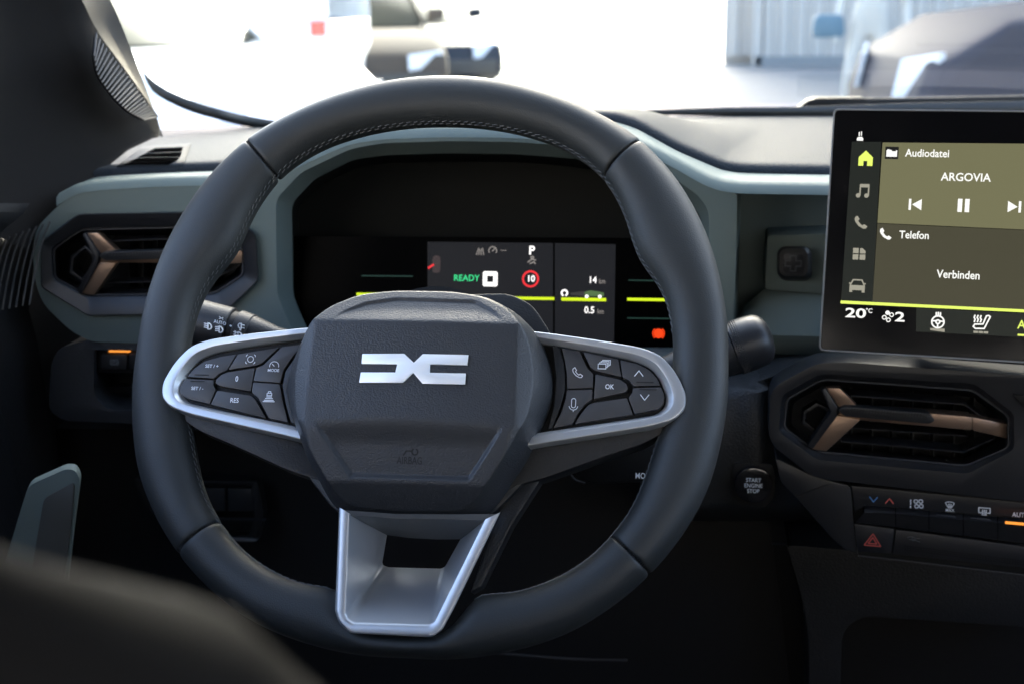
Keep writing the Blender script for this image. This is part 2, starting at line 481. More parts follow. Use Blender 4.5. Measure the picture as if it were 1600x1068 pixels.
icon('groove', z5f(368, 507), 0.0046, polys=[[(-1, -.07), (1, -.07), (1, .07), (-1, .07)]], m_=DARKP, parent=lbt[4])
icon('symbol', z5f(810, 325), 0.0030, strokes=[arc(0, 0, .62, 0, 360, 24)] + [[(a * .95, b * .55), (a * .95, b * .8), (a * .7, b * .95)] for a in (-1, 1) for b in (-1, 1)], w=.13, m_=WHITEP, parent=lbt[1])
icon('symbol', z5f(1007, 382), 0.0030, strokes=[arc(0, 0, .95, -10, 190, 24), [(-.45, .45), (0, 0)]], w=.13, m_=WHITEP, parent=lbt[2])
text('lettering', 'MODE', z5f(1000, 418), 0.0018, WHITEP, lbt[2], sx=1.0)
text('lettering', '0', z5f(695, 490), 0.0034, WHITEP, lbt[3], sx=.75)
text('lettering', 'RES', z5f(675, 668), 0.0029, WHITEP, lbt[5], sx=.85)
icon('symbol', z5f(965, 638), 0.0032, strokes=[[(-.45, .25), (-.45, .65), (-.3, .7), (-.2, 1.05), (.2, 1.05), (.3, .7), (.45, .65), (.45, .25), (-.45, .25)], [(-.3, .7), (.3, .7)], [(-.5, 0), (.5, 0)], [(-.7, -.3), (.7, -.3)], [(-.9, -.65), (.9, -.65)], [(-1.1, -.9), (1.1, -.9)]], w=.17, m_=WHITEP, parent=lbt[6])
PHONE = [(-.95, .75), (-.6, 1.0), (-.25, .45), (-.45, .2), (-.1, -.25), (.25, -.5), (.5, -.3), (1.0, -.65), (.75, -1.0), (.35, -1.0), (-.35, -.6), (-.85, 0), (-1.0, .4), (-.95, .75)]
icon('symbol', z6f(335, 435), 0.0030, strokes=[PHONE], w=.14, m_=WHITEP, parent=rbt[0])
icon('symbol', z6f(556, 372), 0.0034, strokes=[[(-1.05, -.7), (.3, -.7), (.3, .15), (-1.05, .15), (-1.05, -.7)], [(-.8, .15), (-.8, .4), (.55, .4), (.55, -.45), (.3, -.45)], [(-.55, .4), (-.55, .65), (.8, .65), (.8, -.2), (.55, -.2)], [(-.3, .65), (-.3, .85), (1.05, .85), (1.05, 0.0), (.8, 0.0)]], w=.13, m_=WHITEP, parent=rbt[1])
icon('symbol', z6f(845, 445), 0.0026, strokes=[[(-.95, -.55), (0, .7), (.95, -.55)]], w=.17, m_=WHITEP, parent=rbt[2])
icon('groove', z6f(895, 517), 0.0050, polys=[[(-1, -.07), (1, -.07), (1, .07), (-1, .07)]], m_=DARKP, parent=rbt[2])
text('lettering', 'OK', z6f(600, 555), 0.0029, WHITEP, rbt[3], sx=.85)
icon('symbol', z6f(893, 640), 0.0026, strokes=[[(-.95, .55), (0, -.7), (.95, .55)]], w=.17, m_=WHITEP, parent=rbt[4])
icon('groove', z6f(922, 576), 0.0050, polys=[[(-1, -.07), (1, -.07), (1, .07), (-1, .07)]], m_=DARKP, parent=rbt[4])
icon('symbol', z6f(300, 700), 0.0032, strokes=[arc(0, .75, .38, 0, 180, 10) + arc(0, -.25, .38, 180, 360, 10) + [(.38, .75)], arc(0, -.25, .8, 190, 350, 12), [(0, -1.05), (0, -1.35)]], w=.13, m_=WHITEP, parent=rbt[5])

# ---- hub (airbag cover)
HUB_BASE = [(0, 35.5), (20, 35.5), (41, 32), (58, 23), (72, 9), (80.5, -10), (83, -27), (78, -43), (66, -69), (51, -93), (43, -101), (35, -103.5), (0, -104)]
HUB_FRONT = [(0, 31.5), (17, 31.4), (37, 28.5), (53.5, 19.5), (65.5, 5), (70.5, -12), (71.5, -28), (69, -46), (58, -68), (44, -90), (37, -97), (30, -99.5), (0, -100.5)]
def symm(half): return half + [(-x, u) for x, u in reversed(half[1:-1])]
hb = [Vector(p) for p in symm(HUB_BASE)]; hf = [Vector(p) for p in symm(HUB_FRONT)]
NH = 288
def dens(poly, r=5):
    f = fillet([(v[0], v[1]) for v in poly], r, 6)
    return f
hbd, hfd = dens(hb, 6), dens(hf, 6)
# sample both along matching parameter (same vertex counts)
def even(poly1, poly2, n):
    P, Q = poly1 + [poly1[0]], poly2 + [poly2[0]]
    L = [0]
    for a, b in zip(P, P[1:]): L.append(L[-1] + (b - a).length)
    o1, o2, j = [], [], 0
    for i in range(n):
        t = L[-1] * i / n
        while L[j + 1] < t: j += 1
        k = (t - L[j]) / max(1e-9, L[j + 1] - L[j])
        o1.append(P[j].lerp(P[j + 1], k)); o2.append(Q[j].lerp(Q[j + 1], k))
    return o1, o2
hb_s, hf_s = even(hbd, hfd, NH)
def sstep(a, b, x):
    t = max(0, min(1, (x - a) / (b - a))); return t * t * (3 - 2 * t)
def sdpoly(x, y, poly):
    """signed distance (positive inside) to a polygon"""
    d = 1e9; ins = False; n = len(poly)
    for i in range(n):
        ax, ay = poly[i]; bx, by = poly[(i + 1) % n]
        ex, ey = bx - ax, by - ay; wx, wy = x - ax, y - ay
        t = max(0, min(1, (wx * ex + wy * ey) / (ex * ex + ey * ey)))
        dx, dy = wx - ex * t, wy - ey * t; d = min(d, dx * dx + dy * dy)
        if (ay > y) != (by > y) and x < (bx - ax) * (y - ay) / (by - ay) + ax: ins = not ins
    return math.sqrt(d) * (1 if ins else -1)
TRAP = [(-62, -45), (62, -45), (37.5, -83.5), (-33.5, -83.5)]
TOPR = [(-56, 5), (-44, 16), (-32, 22.5), (-14, 26), (34, 25), (46, 17.5), (60, 3)]
def softmin(vals, k=0.32):
    m0 = min(vals); return m0 - k * math.log(sum(math.exp(-(v - m0) / k) for v in vals))
def hub_h(x, u):
    main = 39.5 + (u + 20) * 0.015 - x * x * 0.00045
    top = 39.9 - (u - (8.5 - x * x * 0.0008)) * 0.60
    low = 39.0 + (u + 50.0) * 0.24
    low2 = 39.0 - 36.5 * 0.24 + (u + 86.5) * 0.85
    sideR = 39.5 - (abs(x) - 59 + max(0, -52 - u) * 0.57) * 0.62
    h = softmin([main, top, low, low2, sideR])
    sd_ = sdpoly(x, u, TRAP)
    if u < -48:
        h -= 3.0 * sstep(-0.5, 2.6, sd_) * sstep(-50, -66, u)
    sd2 = sdpoly(x, u, TOPR)
    if u > 8: h -= 1.6 * sstep(-0.3, 1.6, sd2) * sstep(8, 20, u) 
    return h
V = []; F = []
rings = []
NR = 92
for (t, dh) in ((0.0, None),):
    rings.append([WL(p.x, p.y, 4.0) for p in hb_s])
def front_h(p): return hub_h(p.x, p.y)
for t, g in ((.05, .12), (.14, .30), (.30, .50), (.50, .68), (.70, .82), (.86, .92), (.95, .968), (1.0, 1.0)):
    rings.append([WL(*(p.lerp(q, t)), 4 + (front_h(q) - .15 - 4) * g) for p, q in zip(hb_s, hf_s)])
cen = Vector((0, -32))
for k in range(1, NR):
    s = 1 - k / NR
    rings.append([WL(*(cen + (q - cen) * s), hub_h(*(cen + (q - cen) * s))) for q in hf_s])
for r_ in rings: V += r_
V.append(WL(0, -32, hub_h(0, -32)))
for i in range(len(rings) - 1):
    for j in range(NH):
        a, b = i * NH + j, i * NH + (j + 1) % NH
        F.append((a, b, b + NH, a + NH))
lb = (len(rings) - 1) * NH
for j in range(NH): F.append((lb + j, lb + (j + 1) % NH, len(V) - 1))
hub = link('airbag_cover', V, F, HUBSKIN, wheel, smooth=75)
prism('hub_shroud', wl(fillet([(0, 36), (50, 38), (65, 31), (78, 12), (84, -20), (84, -56), (67, -78), (46, -101), (-46, -101), (-67, -78), (-84, -56), (-84, -20), (-74, 6), (-54, 26), (-44, 33)], 6, 3), 5.5), WN * -0.028, DARK, wheel, bev=0.002)
tube('column_shroud', [WN * -0.02, WN * -0.06, WN * -0.16], [0.050, 0.055, 0.062], BLACK, wheel, seg=32)
# emblem: a D-like and a C-like bracket joined at the middle
def emb(px, py): return (px, py)
EPX = [(566, 552), (631.5, 551.8), (646.5, 565.8), (660.5, 552.3), (732, 553.8), (730, 569.8), (672, 568.3), (671.5, 581.5), (728, 582.5), (726.5, 599.8), (660, 598.5), (645.5, 581.5), (629, 597.3), (561, 597), (563.5, 580.8), (617.5, 581), (620.5, 568.3), (564.5, 567.5)]
EH = 40.0
EPX = [(p[0] , p[1]) for p in EPX]
prism('emblem', [WP(a, b, EH + 0.4) for a, b in EPX], WN * -0.0018, EMBLEM, hub, bev=0.00025, bseg=2)
prism('emblem_recess', [WP(646 + (a - 646) * 1.012, 575 + (b - 575) * 1.035, EH - 0.15) for a, b in EPX], WN * -0.0008, DARKP, hub)
hl = frame(WP(639, 718, hub_h(-1, -66) + .15), WX, (WU * 1 + WN * .24))
hub_t = text('airbag_lettering', 'AIRBAG', hl, 0.0042, DARKP, hub, sx=.72, lift=0.0004)
hub_i = icon('airbag_symbol', frame(WP(640, 703, hub_h(-1, -60) + .15), WX, (WU * 1 + WN * .24)), 0.0042, strokes=[[(-1, -.5), (-.6, .1), (.2, .1)], arc(.6, 0, .42, 120, 420, 12)], w=.2, m_=DARKP, parent=hub, lift=.0004)

# ---- bottom spoke: silver chute
def z3(p): return (400 + p[0] / 3.2, 740 + p[1] / 3.2)
BO = [z3(p) for p in [(416, 165), (395, 680), (412, 738), (470, 795), (880, 815), (932, 778), (985, 680), (1222, 190)]]
BI = [z3(p) for p in [(466, 195), (447, 700), (458, 728), (484, 746), (870, 756), (893, 740), (908, 710), (1148, 225)]]
HO = [z3(p) for p in [(655, 305), (632, 440), (636, 455), (660, 465), (925, 472), (945, 462), (955, 445), (1022, 325)]]
rad = [0.1, 3, 5, 6, 6, 5, 3, 0.1]
bo, bi, ho = fillet(BO, rad, 5), fillet(BI, [0.1, 2, 3, 4, 4, 3, 2, .1], 5), fillet(HO, [0.1, 1, 2, 3, 3, 2, 1, .1], 5)
def hy(py, a=24, b=19.0): # height falls from the hub to the rim
    t = (py - 795) / 195; return a + (b - a) * max(0, min(1, t))
rows = [[WP(v[0], v[1], hy(v[1]) + dh) for v in bo] for dh in (-16, -1.2)]
rows[0] = [WP(v[0], v[1], hy(v[1]) - 16) for v in bo]
def mixr(a, b, t, dh): return [WP(*(p.lerp(q, t)), hy(p.lerp(q, t).y) + dh) for p, q in zip(a, b)]
rows += [mixr(bo, bi, .12, -.25), mixr(bo, bi, .3, 0), mixr(bo, bi, .8, 0), mixr(bo, bi, 1, -.5)]
def inner(t):
    return [WP(*(p.lerp(q, t)), (hy(p.y) - .5) * (1 - t) + t * (-22 if True else 0)) for p, q in zip(bi, ho)]
rows += [inner(.03), inner(.35), inner(.7), inner(.97), [WP(v[0], v[1], -26) for v in ho]]
loft('bottom_spoke', rows, SILVER, wheel, closed=False, smooth=40)
# top wall of the chute, satin grey
tw = [z3((420, 170)), z3((470, 190)), z3((1150, 205)), z3((1218, 195))]
rows = [[WP(*z3((430, 178)), 22.5), WP(*z3((700, 198)), 22.5), WP(*z3((950, 200)), 22.5), WP(*z3((1215, 198)), 22.5)],
        [WP(*z3((466, 205)), 21.5), WP(*z3((700, 222)), 21), WP(*z3((950, 224)), 21), WP(*z3((1148, 232)), 21.5)],
        [WP(*z3((652, 303)), -20), WP(*z3((760, 318)), -20), WP(*z3((900, 326)), -20), WP(*z3((1024, 325)), -20)],
        [WP(*z3((636, 440)), -34), WP(*z3((760, 345)), -34), WP(*z3((900, 345)), -34), WP(*z3((955, 440)), -34)]]
loft('spoke_bridge', rows[:3], mat('satin_grey', (0.13, 0.135, 0.14), 0.42, metal=0.5), wheel, smooth=40)
prism('spoke_leg', [WP(x_, y_, 1) for x_, y_ in [(850, 690), (868, 690), (862, 722), (800, 818), (752, 915), (735, 925), (760, 850), (800, 750)]], WN * -.014, DARK, wheel, bev=.001)

# =================================================================== DASHBOARD
dash = empty('dashboard', (0.3, 0.3, 0.0), 'car dashboard with sage green trim panel under a grey soft pad', 'dashboard')
FY = 0.22
# seam between pad and trim (px), lip below it
SEAM = [(118, 288), (150, 276), (250, 270), (345, 267), (405, 259), (450, 235), (520, 200), (600, 186), (700, 182), (800, 183), (900, 188), (960, 190), (995, 201), (1057, 236), (1104, 256), (1128, 266), (1158, 271), (1293, 273), (1380, 274)]
LIP = [(88, 322), (125, 300), (250, 292), (345, 290), (418, 288), (465, 262), (545, 226), (600, 218), (700, 215), (800, 216), (900, 222), (950, 226), (1004, 239), (1044, 258), (1100, 290), (1126, 299), (1156, 303), (1290, 305), (1380, 306)]
NS = 90
seam = resamp([Y(a, b, .285) for a, b in SEAM], NS); lip = resamp([Y(a, b, FY) for a, b in LIP], NS)
# align the two curves by sampling both at the same index of their control points
def ctrl(pts, y, per=6):
    out = []
    P = [Y(a, b, y) for a, b in pts]
    for a, b in zip(P, P[1:]):
        for j in range(per): out.append(a.lerp(b, j / per))
    out.append(P[-1])
    for _ in range(3):
        out = [out[0]] + [(out[i - 1] + out[i] * 2 + out[i + 1]) / 4 for i in range(1, len(out) - 1)] + [out[-1]]
    return out
seam, lip = ctrl(SEAM, .285), ctrl(LIP, FY)
def rowmix(a, b, t, dy=0, dz=0): return [p.lerp(q, t) + Vector((0, dy, dz)) for p, q in zip(a, b)]
loft('trim_ledge', [[p + Vector((0, .01, -.012)) for p in seam], seam, rowmix(seam, lip, .25, -.002, .0012), rowmix(seam, lip, .5, -.003, .0035), rowmix(seam, lip, .72, -.0035, .0058), rowmix(seam, lip, .9, -.0028, .0052), lip, [p + Vector((0, .004, -.001)) for p in lip], [p + Vector((0, .06, -.002)) for p in lip]], GREEN, dash, smooth=60)
# front face with the opening for the instruments
HOLE = [(476, 556), (450, 500), (433, 462), (431, 312), (470, 270), (548, 233), (600, 224), (700, 221), (800, 222), (900, 229), (950, 236), (1000, 250), (1043, 272), (1092, 306), (1108, 330), (1108, 556)]
FACE = [(219, 536), (141, 534), (109, 516), (66, 474), (54, 437), (51, 385), (58, 355), (92, 320)] + LIP[1:16] + [(1152, 303), (1150, 400), (1146, 490), (1146, 560), (1108, 562), (476, 562), (420, 548)]
face = [Y(a, b, FY + .0005) for a, b in FACE]
hole = [Y(a, b, FY + .0005) for a, b in HOLE]
# the vent opening is cut out of the face too
VO = [(123, 334), (352, 330), (400, 365), (405, 438), (350, 490), (137, 494), (64, 449), (64, 378)]
def multiplate(name, loops, dv, m_, parent, bev=0):
    V = [Vector(p) for l in loops for p in l]
    n = Vector(dv).normalized(); ax = Vector((1, 0, 0)); ay = n.cross(ax).normalized()
    tr = tessellate_polygon([[Vector((p.dot(ax), p.dot(ay), 0)) for p in l] for l in loops])
    N = len(V); F = [tuple(t) for t in tr] + [tuple(N + i for i in reversed(t)) for t in tr]
    V = V + [p + Vector(dv) for p in V]; b = 0
    for l in loops:
        for i in range(len(l)): j = (i + 1) % len(l); F.append((b + i, b + j, N + b + j, N + b + i))
        b += len(l)
    return link(name, V, F, m_, parent, bev=bev, bseg=3)
facer = fillet(face, [.01, .01, .01, .02, .015, .015, .015, .015] + [.003] * 30, 4)
vo = fillet([Y(a, b, FY + .0005) for a, b in VO], .004, 3)
multiplate('trim_face', [facer, fillet(hole, .006, 3), vo], (0, .03, 0), GREEN, dash, bev=0.0018)
# darker chamfer running into the cluster cavity
H2 = [(500, 556), (474, 500), (458, 462), (456, 318), (492, 280), (552, 250), (602, 243), (700, 240), (800, 241), (895, 248), (945, 256), (990, 268), (1030, 288), (1078, 318), (1096, 338), (1098, 556)]
h1 = fillet([Y(a, b, FY + .001) for a, b in HOLE], .006, 3); h2 = fillet([Y(a, b, .245) for a, b in H2], .006, 3)
loft('cavity_chamfer', [h1, [a.lerp(b, .5) for a, b in zip(h1, h2)], h2], GREEN, dash, smooth=50)
CX = (780, 420)
h3 = fillet([Y(CX[0] + (a - CX[0]) * .97, CX[1] + (b - CX[1]) * .93, .34) for a, b in H2], .006, 3)
CAVM = mat('cavity_plastic', (.0075, .0078, .0068), .7, spec=.15)
loft('cluster_cavity', [h2, h3], CAVM, dash, smooth=50)
prism('cavity_back', h3, (0, .005, 0), CAVM, dash)
# soft top pad
far = []
for p in seam:
    x = p.x * 1.25 + 0.02
    yf = .80 - max(0, (-.15 - x)) * .55
    far.append(Vector((x, yf, .070)))
def padrow(t, dz):
    return [Vector((a.x + (b.x - a.x) * t, a.y + (b.y - a.y) * t, (a.z + .002) * (1 - sstep(0, 1, t)) + b.z * sstep(0, 1, t) + dz)) for a, b in zip(seam, far)]
padobj = loft('top_pad', [[p + Vector((0, .003, -.01)) for p in seam], [p + Vector((0, .0012, -.0008)) for p in seam], padrow(.006, .0028), padrow(.02, .0048)] + [padrow(t, .005) for t in (.05, .1, .2, .3, .4, .5, .6, .7, .8, .9, 1)], PAD, dash, smooth=60)
# defroster outlet in the left end of the pad
OUT = [(183, 262), (220, 232), (297, 226), (292, 244), (262, 262)]
from mathutils.bvhtree import BVHTree
def onmesh(ob):
    me = ob.data; o_ = org(ob)
    return BVHTree.FromPolygons([v.co + o_ for v in me.vertices], [tuple(p.vertices) for p in me.polygons])
padbvh = onmesh(padobj)
def Zf(a, b, z=.0905):
    h_ = padbvh.ray_cast(CAM, ray(a, b).normalized())
    return h_[0] + Vector((0, 0, z - .0905)) if h_[0] is not None else Zp(a, b, z)
def ondecal(name, q, lift, m_, parent, nx=8, ny=5, thick=.0006):
    A, B, C_, D2 = [Vector(p) for p in q]
    rows = []
    for j in range(ny):
        t = j / (ny - 1); l, r_ = A.lerp(D2, t), B.lerp(C_, t)
        rows.append([Zf(*l.lerp(r_, i / (nx - 1))) + Vector((0, 0, lift)) for i in range(nx)])
    return loft(name, rows, m_, parent, thick=thick)
outl = ondecal('defroster_frame', [(183, 262), (222, 231), (298, 226), (286, 261)], .0012, PAD, dash, thick=.0015)
for q in ([(229, 241.5), (243, 234.5), (286, 233), (284, 239.5)], [(216, 248.5), (228, 243), (284, 241), (282, 247.5)], [(203, 255.5), (215, 250), (281, 249), (275, 255)], [(192, 261), (202, 256.8), (272, 256), (262, 260.6)]):
    ondecal('slot_shade_strip', q, .0017, mat('slot_shade_black', (.002, .002, .002), 1.0, spec=0), dash, thick=.0004)  # flat raised black strips paint the shade inside the slots
# storage recess to the right of the instruments
def gy(q, y): return [Y(a, b, y) for a, b in q]
prism('recess_back', gy([(1140, 290), (1420, 290), (1420, 570), (1140, 570)], .300), (0, .004, 0), GREEN, dash)
loft('recess_side', [gy([(1152, 303), (1149, 400), (1146, 560)], FY + .002), gy([(1158, 303), (1155, 400), (1152, 560)], .302)], GREEN, dash)
prism('mount_plate', fillet(gy([(1199, 368), (1420, 360), (1420, 470), (1194, 453)], .262), .004, 4), (0, .04, 0), GREEN, dash, bev=.002)
loft('recess_lip', [gy([(1146, 516), (1163, 478), (1194, 452), (1300, 456), (1420, 460)], .268), gy([(1146, 518), (1163, 492), (1194, 478), (1300, 480), (1420, 482)], .250), gy([(1146, 524), (1163, 523), (1194, 523), (1300, 526), (1420, 528)], .240), gy([(1146, 530), (1163, 530), (1194, 530), (1300, 533), (1420, 535)], .243), gy([(1146, 552), (1163, 552), (1194, 552), (1300, 556), (1420, 560)], .262)], GREEN, dash, smooth=50)
# lower dash, right of the column
cols = [(1000, 0), (1090, 0), (1150, 0), (1200, 0), (1260, 0), (1330, 0), (1450, 0), (1660, 0)]
def cy(x, tab):
    return interp(tab, x)
TOPE = [(1000, 560), (1090, 556), (1150, 549), (1200, 546), (1260, 547), (1330, 552), (1450, 562), (1660, 582)]
MIDE = [(1000, 606), (1090, 602), (1150, 598), (1200, 584), (1260, 566), (1330, 562), (1450, 572), (1660, 594)]
def bk(x): return .075 * sstep(1195, 1245, x)
rowsd = [[Y(x, cy(x, TOPE), .285) for x, _ in cols], [Y(x, cy(x, TOPE) + 8, .262) for x, _ in cols],
         [Y(x, cy(x, TOPE) * .45 + cy(x, MIDE) * .55 + 2, .222) for x, _ in cols], [Y(x, cy(x, MIDE) + 6, .203) for x, _ in cols],
         [Y(x, cy(x, MIDE) + 24, .196 + bk(x)) for x, _ in cols], [Y(x, 700, .196 + bk(x)) for x, _ in cols], [Y(x, 782, .200 + bk(x)) for x, _ in cols], [Y(x, 792, .205 + bk(x)) for x, _ in cols], [Y(x, 800, .225 + bk(x)) for x, _ in cols], [Y(x, 815, .31) for x, _ in cols]]
rowsd = [crom(r_, 40) for r_ in rowsd]
loft('lower_dash_skin', rowsd, DASH, dash, smooth=60)
# lower dash, left end with the switch pocket
PO = [(80, 566), (92, 543), (150, 528), (225, 530), (470, 545), (470, 690), (225, 662), (98, 656), (76, 640)]
PI = [(147, 546), (500 - 40, 552), (460, 640), (215, 641), (168, 640), (146, 618)]
po = fillet(gy(PO, .222), [.008, .012, .02, .01, .002, .002, .01, .012, .012], 4); pi_ = fillet(gy(PI, .222), [.002, .002, .002, .004, .008, .008], 3)
multiplate('lower_dash_panel', [po, pi_], (0, .05, 0), mat('switch_panel_skin', (.022, .0235, .026), .5, spec=.4, bump=('grain', 620, .5, .0006)), dash, bev=.004)
prism('pocket_back', gy([(140, 540), (470, 540), (470, 655), (140, 655)], .262), (0, .004, 0), BLACK, dash)
loft('pocket_lever', [crom(gy([(168, 600), (200, 598), (240, 600)], .262), 12), crom(gy([(170, 606), (200, 604), (240, 606)], .240), 12), crom(gy([(180, 618), (205, 622), (240, 622)], .262), 12)], DARK, dash, smooth=60)
# knee panel below, after added black plates that stop light leaking under the dash
prism('under_dash_light_block', [(-.62, .37, .052), (1.3, .37, .052), (1.3, .84, .052), (-.62, .84, .052)], (0, 0, -.01), BLACK, dash)  # added plate, blocks daylight from the windscreen base
prism('gap_light_block', gy([(1000, 560), (1700, 560), (1700, 1160), (1000, 1160)], .335), (0, .01, 0), BLACK, dash)  # added plate, blacks out the lit gap beside the console
prism('gap_light_block', gy([(-80, 560), (700, 545), (700, 700), (-80, 700)], .335), (0, .01, 0), BLACK, dash)  # added plate, closes the light leak at the left end
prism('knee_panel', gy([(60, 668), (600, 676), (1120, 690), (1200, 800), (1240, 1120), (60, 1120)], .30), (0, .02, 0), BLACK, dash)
# right pocket bright lip lines below the column
tube('knee_panel_edge', crom(gy([(775, 1019), (830, 1024), (900, 1029), (980, 1031)], .26), 16), .0012, DARK, dash, seg=8)

# ---- switches in the left pocket
sw = empty('switch_bank', Y(190, 565, .225), 'row of black square switches with an orange light left of the wheel', 'switch')
SY = .2255
prism('switch_frame', gy([(147, 545), (330, 549), (330, 584), (151, 582)], SY + .003), (0, .02, 0), BLACK, sw, bev=.0006)
for i, x0 in enumerate((158, 202, 246, 290)):
    b_ = prism('switch_key', gy([(x0, 553), (x0 + 41, 553.5), (x0 + 40, 577), (x0 - 1, 576)], SY), (0, .01, 0), DARK, sw, bev=.0008)
    if i == 0:
        frs = frame(Y(179, 565, SY), (1, 0, 0), (0, 0, 1))
        icon('parking_symbol', frs, .0034, strokes=[arc(0, 0, .6, 0, 360, 24), arc(0, 0, 1.0, 130, 230, 10), arc(0, 0, 1.0, -50, 50, 10)], w=.16, m_=GREYP, parent=b_)
        text('parking_letter', 'P', frs, .0026, GREYP, b_)
        prism('indicator_light', gy([(170, 546), (202, 546.5), (202, 550), (170, 549.5)], SY - .0005), (0, .003, 0), emis('orange_light', (1.0, .33, .05), 1.3), sw)

# ---- fuse flap in the dark knee panel
fl = empty('knee_flap', Y(370, 800, .27), 'dark flap with two pockets in the knee panel, seen through the wheel rim', 'flap')
FLY = .27
ringprism('flap_frame', fillet(gy([(208, 747), (402, 751), (412, 802), (400, 848), (300, 850), (225, 800)], FLY), .003, 3), fillet(gy([(228, 758), (392, 759), (398, 812), (388, 836), (300, 838), (238, 800)], FLY), .002, 3), (0, .012, 0), BLACK, fl, bev=.0008)
prism('pocket_cover', gy([(232, 762), (351, 762), (352, 798), (245, 797)], FLY + .004), (0, .004, 0), DARK, fl, bev=.001)
prism('pocket_cover', gy([(355, 762), (406, 762), (408, 798), (356, 798)], FLY + .004), (0, .004, 0), DARK, fl, bev=.001)
prism('flap_bar', gy([(212, 748), (400, 752), (400, 755), (212, 751)], FLY - .002), (0, .003, 0), DARK, fl)
prism('flap_bar', gy([(330, 809), (414, 810.5), (414, 813), (330, 812)], FLY - .002), (0, .003, 0), DARK, fl)
prism('flap_bar', gy([(360, 840), (402, 841), (399, 845), (364, 844)], FLY - .002), (0, .003, 0), mat('pale_bar', (.09, .095, .1), .4), fl)  # this bar is a paler grey than the others

# =================================================================== AIR VENTS
VBLACK = mat('vent_black', (.005, .005, .0055), .42, spec=.35)
HIGHLIGHT_MARK = mat('highlight_mark_grey', (.05, .052, .058), .35)  # lighter grey paints the vent rings' edge highlight; also colours marks
def inset(poly, k): return shrink(poly, k)
def vloop(poly, y, r=.004, seg=3): return fillet([Y(a, b, y) for a, b in poly], r, seg)
def vent_frame(t, OUT, IN, y0, name='bezel'):
    mid = [((a[0] * .25 + b[0] * .75), (a[1] * .25 + b[1] * .75)) for a, b in zip(OUT, IN)]
    L = [vloop(OUT, y0 + .012), vloop(OUT, y0 + .002), vloop(inset(OUT, 1.5), y0), vloop([((a[0] * .12 + b[0] * .88), (a[1] * .12 + b[1] * .88)) for a, b in zip(OUT, IN)], y0 + .0035), vloop(IN, y0 + .005), vloop(IN, y0 + .010)]
    loft(name, L, BEZEL, t, closed=True, smooth=30)
    ins = inset(IN, 1.2); ins2 = inset(IN, 4.5)
    L = [vloop(IN, y0 + .012), vloop(ins, y0 + .007), vloop(inset(IN, 3), y0 + .007), vloop(ins2, y0 + .0125), vloop(inset(IN, 9), y0 + .030), vloop(inset(IN, 12), y0 + .055)]
    loft('ring_highlight_lip', L[1:3], HIGHLIGHT_MARK, t, closed=True, smooth=30)  # pale strip stands in for the highlight along the ring
    loft('inner_ring', [L[0]] + L[2:], VBLACK, t, closed=True, smooth=30)
    prism('duct_back', vloop(inset(IN, 10), y0 + .055), (0, .003, 0), BLACK, t)
def slat(t, pts, y, th=3.2, dy=.018, m_=None):
    """thin louvre along a px polyline"""
    P = [Y(a, b, y) for a, b in pts]; w = th / F_ * 1.05
    rows = []
    for dyy, ww in ((0, w * .5), (.001, w), (dy, w * .8)):
        rows.append([p + Vector((0, dyy, ww / 2)) for p in P])
    low = [[p + Vector((0, dyy, -ww / 2)) for p in P] for dyy, ww in ((dy, w * .8), (.001, w), (0, w * .5))]
    rows = rows + low + [rows[0]]
    loft('slat', rows, m_ or BEZEL, t, smooth=30)
# left vent
lv = empty('air_vent', Y(235, 410, .22), 'octagonal air vent with bronze blade in the green panel, half hidden by the wheel rim', 'air vent', 'dashboard air vents')
LO = [(123, 334), (352, 330), (400, 365), (405, 438), (350, 490), (137, 494), (64, 449), (64, 378)]
LI = [(127, 357), (335, 352), (380, 385), (382, 430), (335, 460), (137, 463), (84, 436), (82, 388)]
vy = .214
vent_frame(lv, LO, LI, vy)
slat(lv, [(170, 376.5), (330, 372), (372, 398)], vy + .017)
slat(lv, [(168, 442), (330, 438), (375, 415)], vy + .017)
slat(lv, [(160, 457), (330, 455)], vy + .02, th=4)
for x in range(200, 340, 22): slat_v = prism('guide_vane', gy([(x, 368), (x + 2, 368), (x + 2, 455), (x, 455)], vy + .036), (0, .018, 0), BLACK, lv)
ringprism('hexagon_ring', gy([(133, 384), (110, 401), (108, 427), (126, 441), (150, 420), (150, 400)], vy + .012), gy([(133, 389), (115, 404), (113, 424), (127, 435), (144, 417), (144, 402)], vy + .012), (0, .01, 0), BEZEL, lv, bev=.0004)
def blade_l(parent, y):
    prism('bronze_arm', gy([(133, 364), (153, 364), (185, 395), (156, 396)], y), (0, .008, 0), BRONZE, parent, bev=.0006)
    prism('bronze_arm', gy([(153, 411), (182, 411), (147, 461), (127, 459)], y), (0, .008, 0), BRONZE, parent, bev=.0006)
    prism('bronze_bar', gy([(156, 397), (378, 392), (378, 412), (153, 410.5)], y + .002), (0, .012, 0), BRONZE, parent, bev=.0006)
    prism('arm_side', gy([(128, 367), (133, 363.5), (155, 397), (153, 411), (127, 459), (119, 455), (147, 404)], y - .0025), (0, .010, 0), BEZEL, parent, bev=.0008)
blade_l(lv, vy + .004)
tb = fillet(gy([(154, 401), (160, 394.5), (300, 390), (312, 395), (303, 404), (165, 407)], vy - .004), .0012, 3)
prism('grip_tab', tb, (0, .010, 0), DARK, lv, bev=.001)
for i in range(28):
    x = 168 + i * 4.6; yy = 395.2 - (x - 160) * .03
    prism('grip_rib', gy([(x, yy), (x + 2, yy), (x + 2, yy + 5.5), (x, yy + 5.5)], vy - .0046), (0, .001, 0), BEZEL, lv)
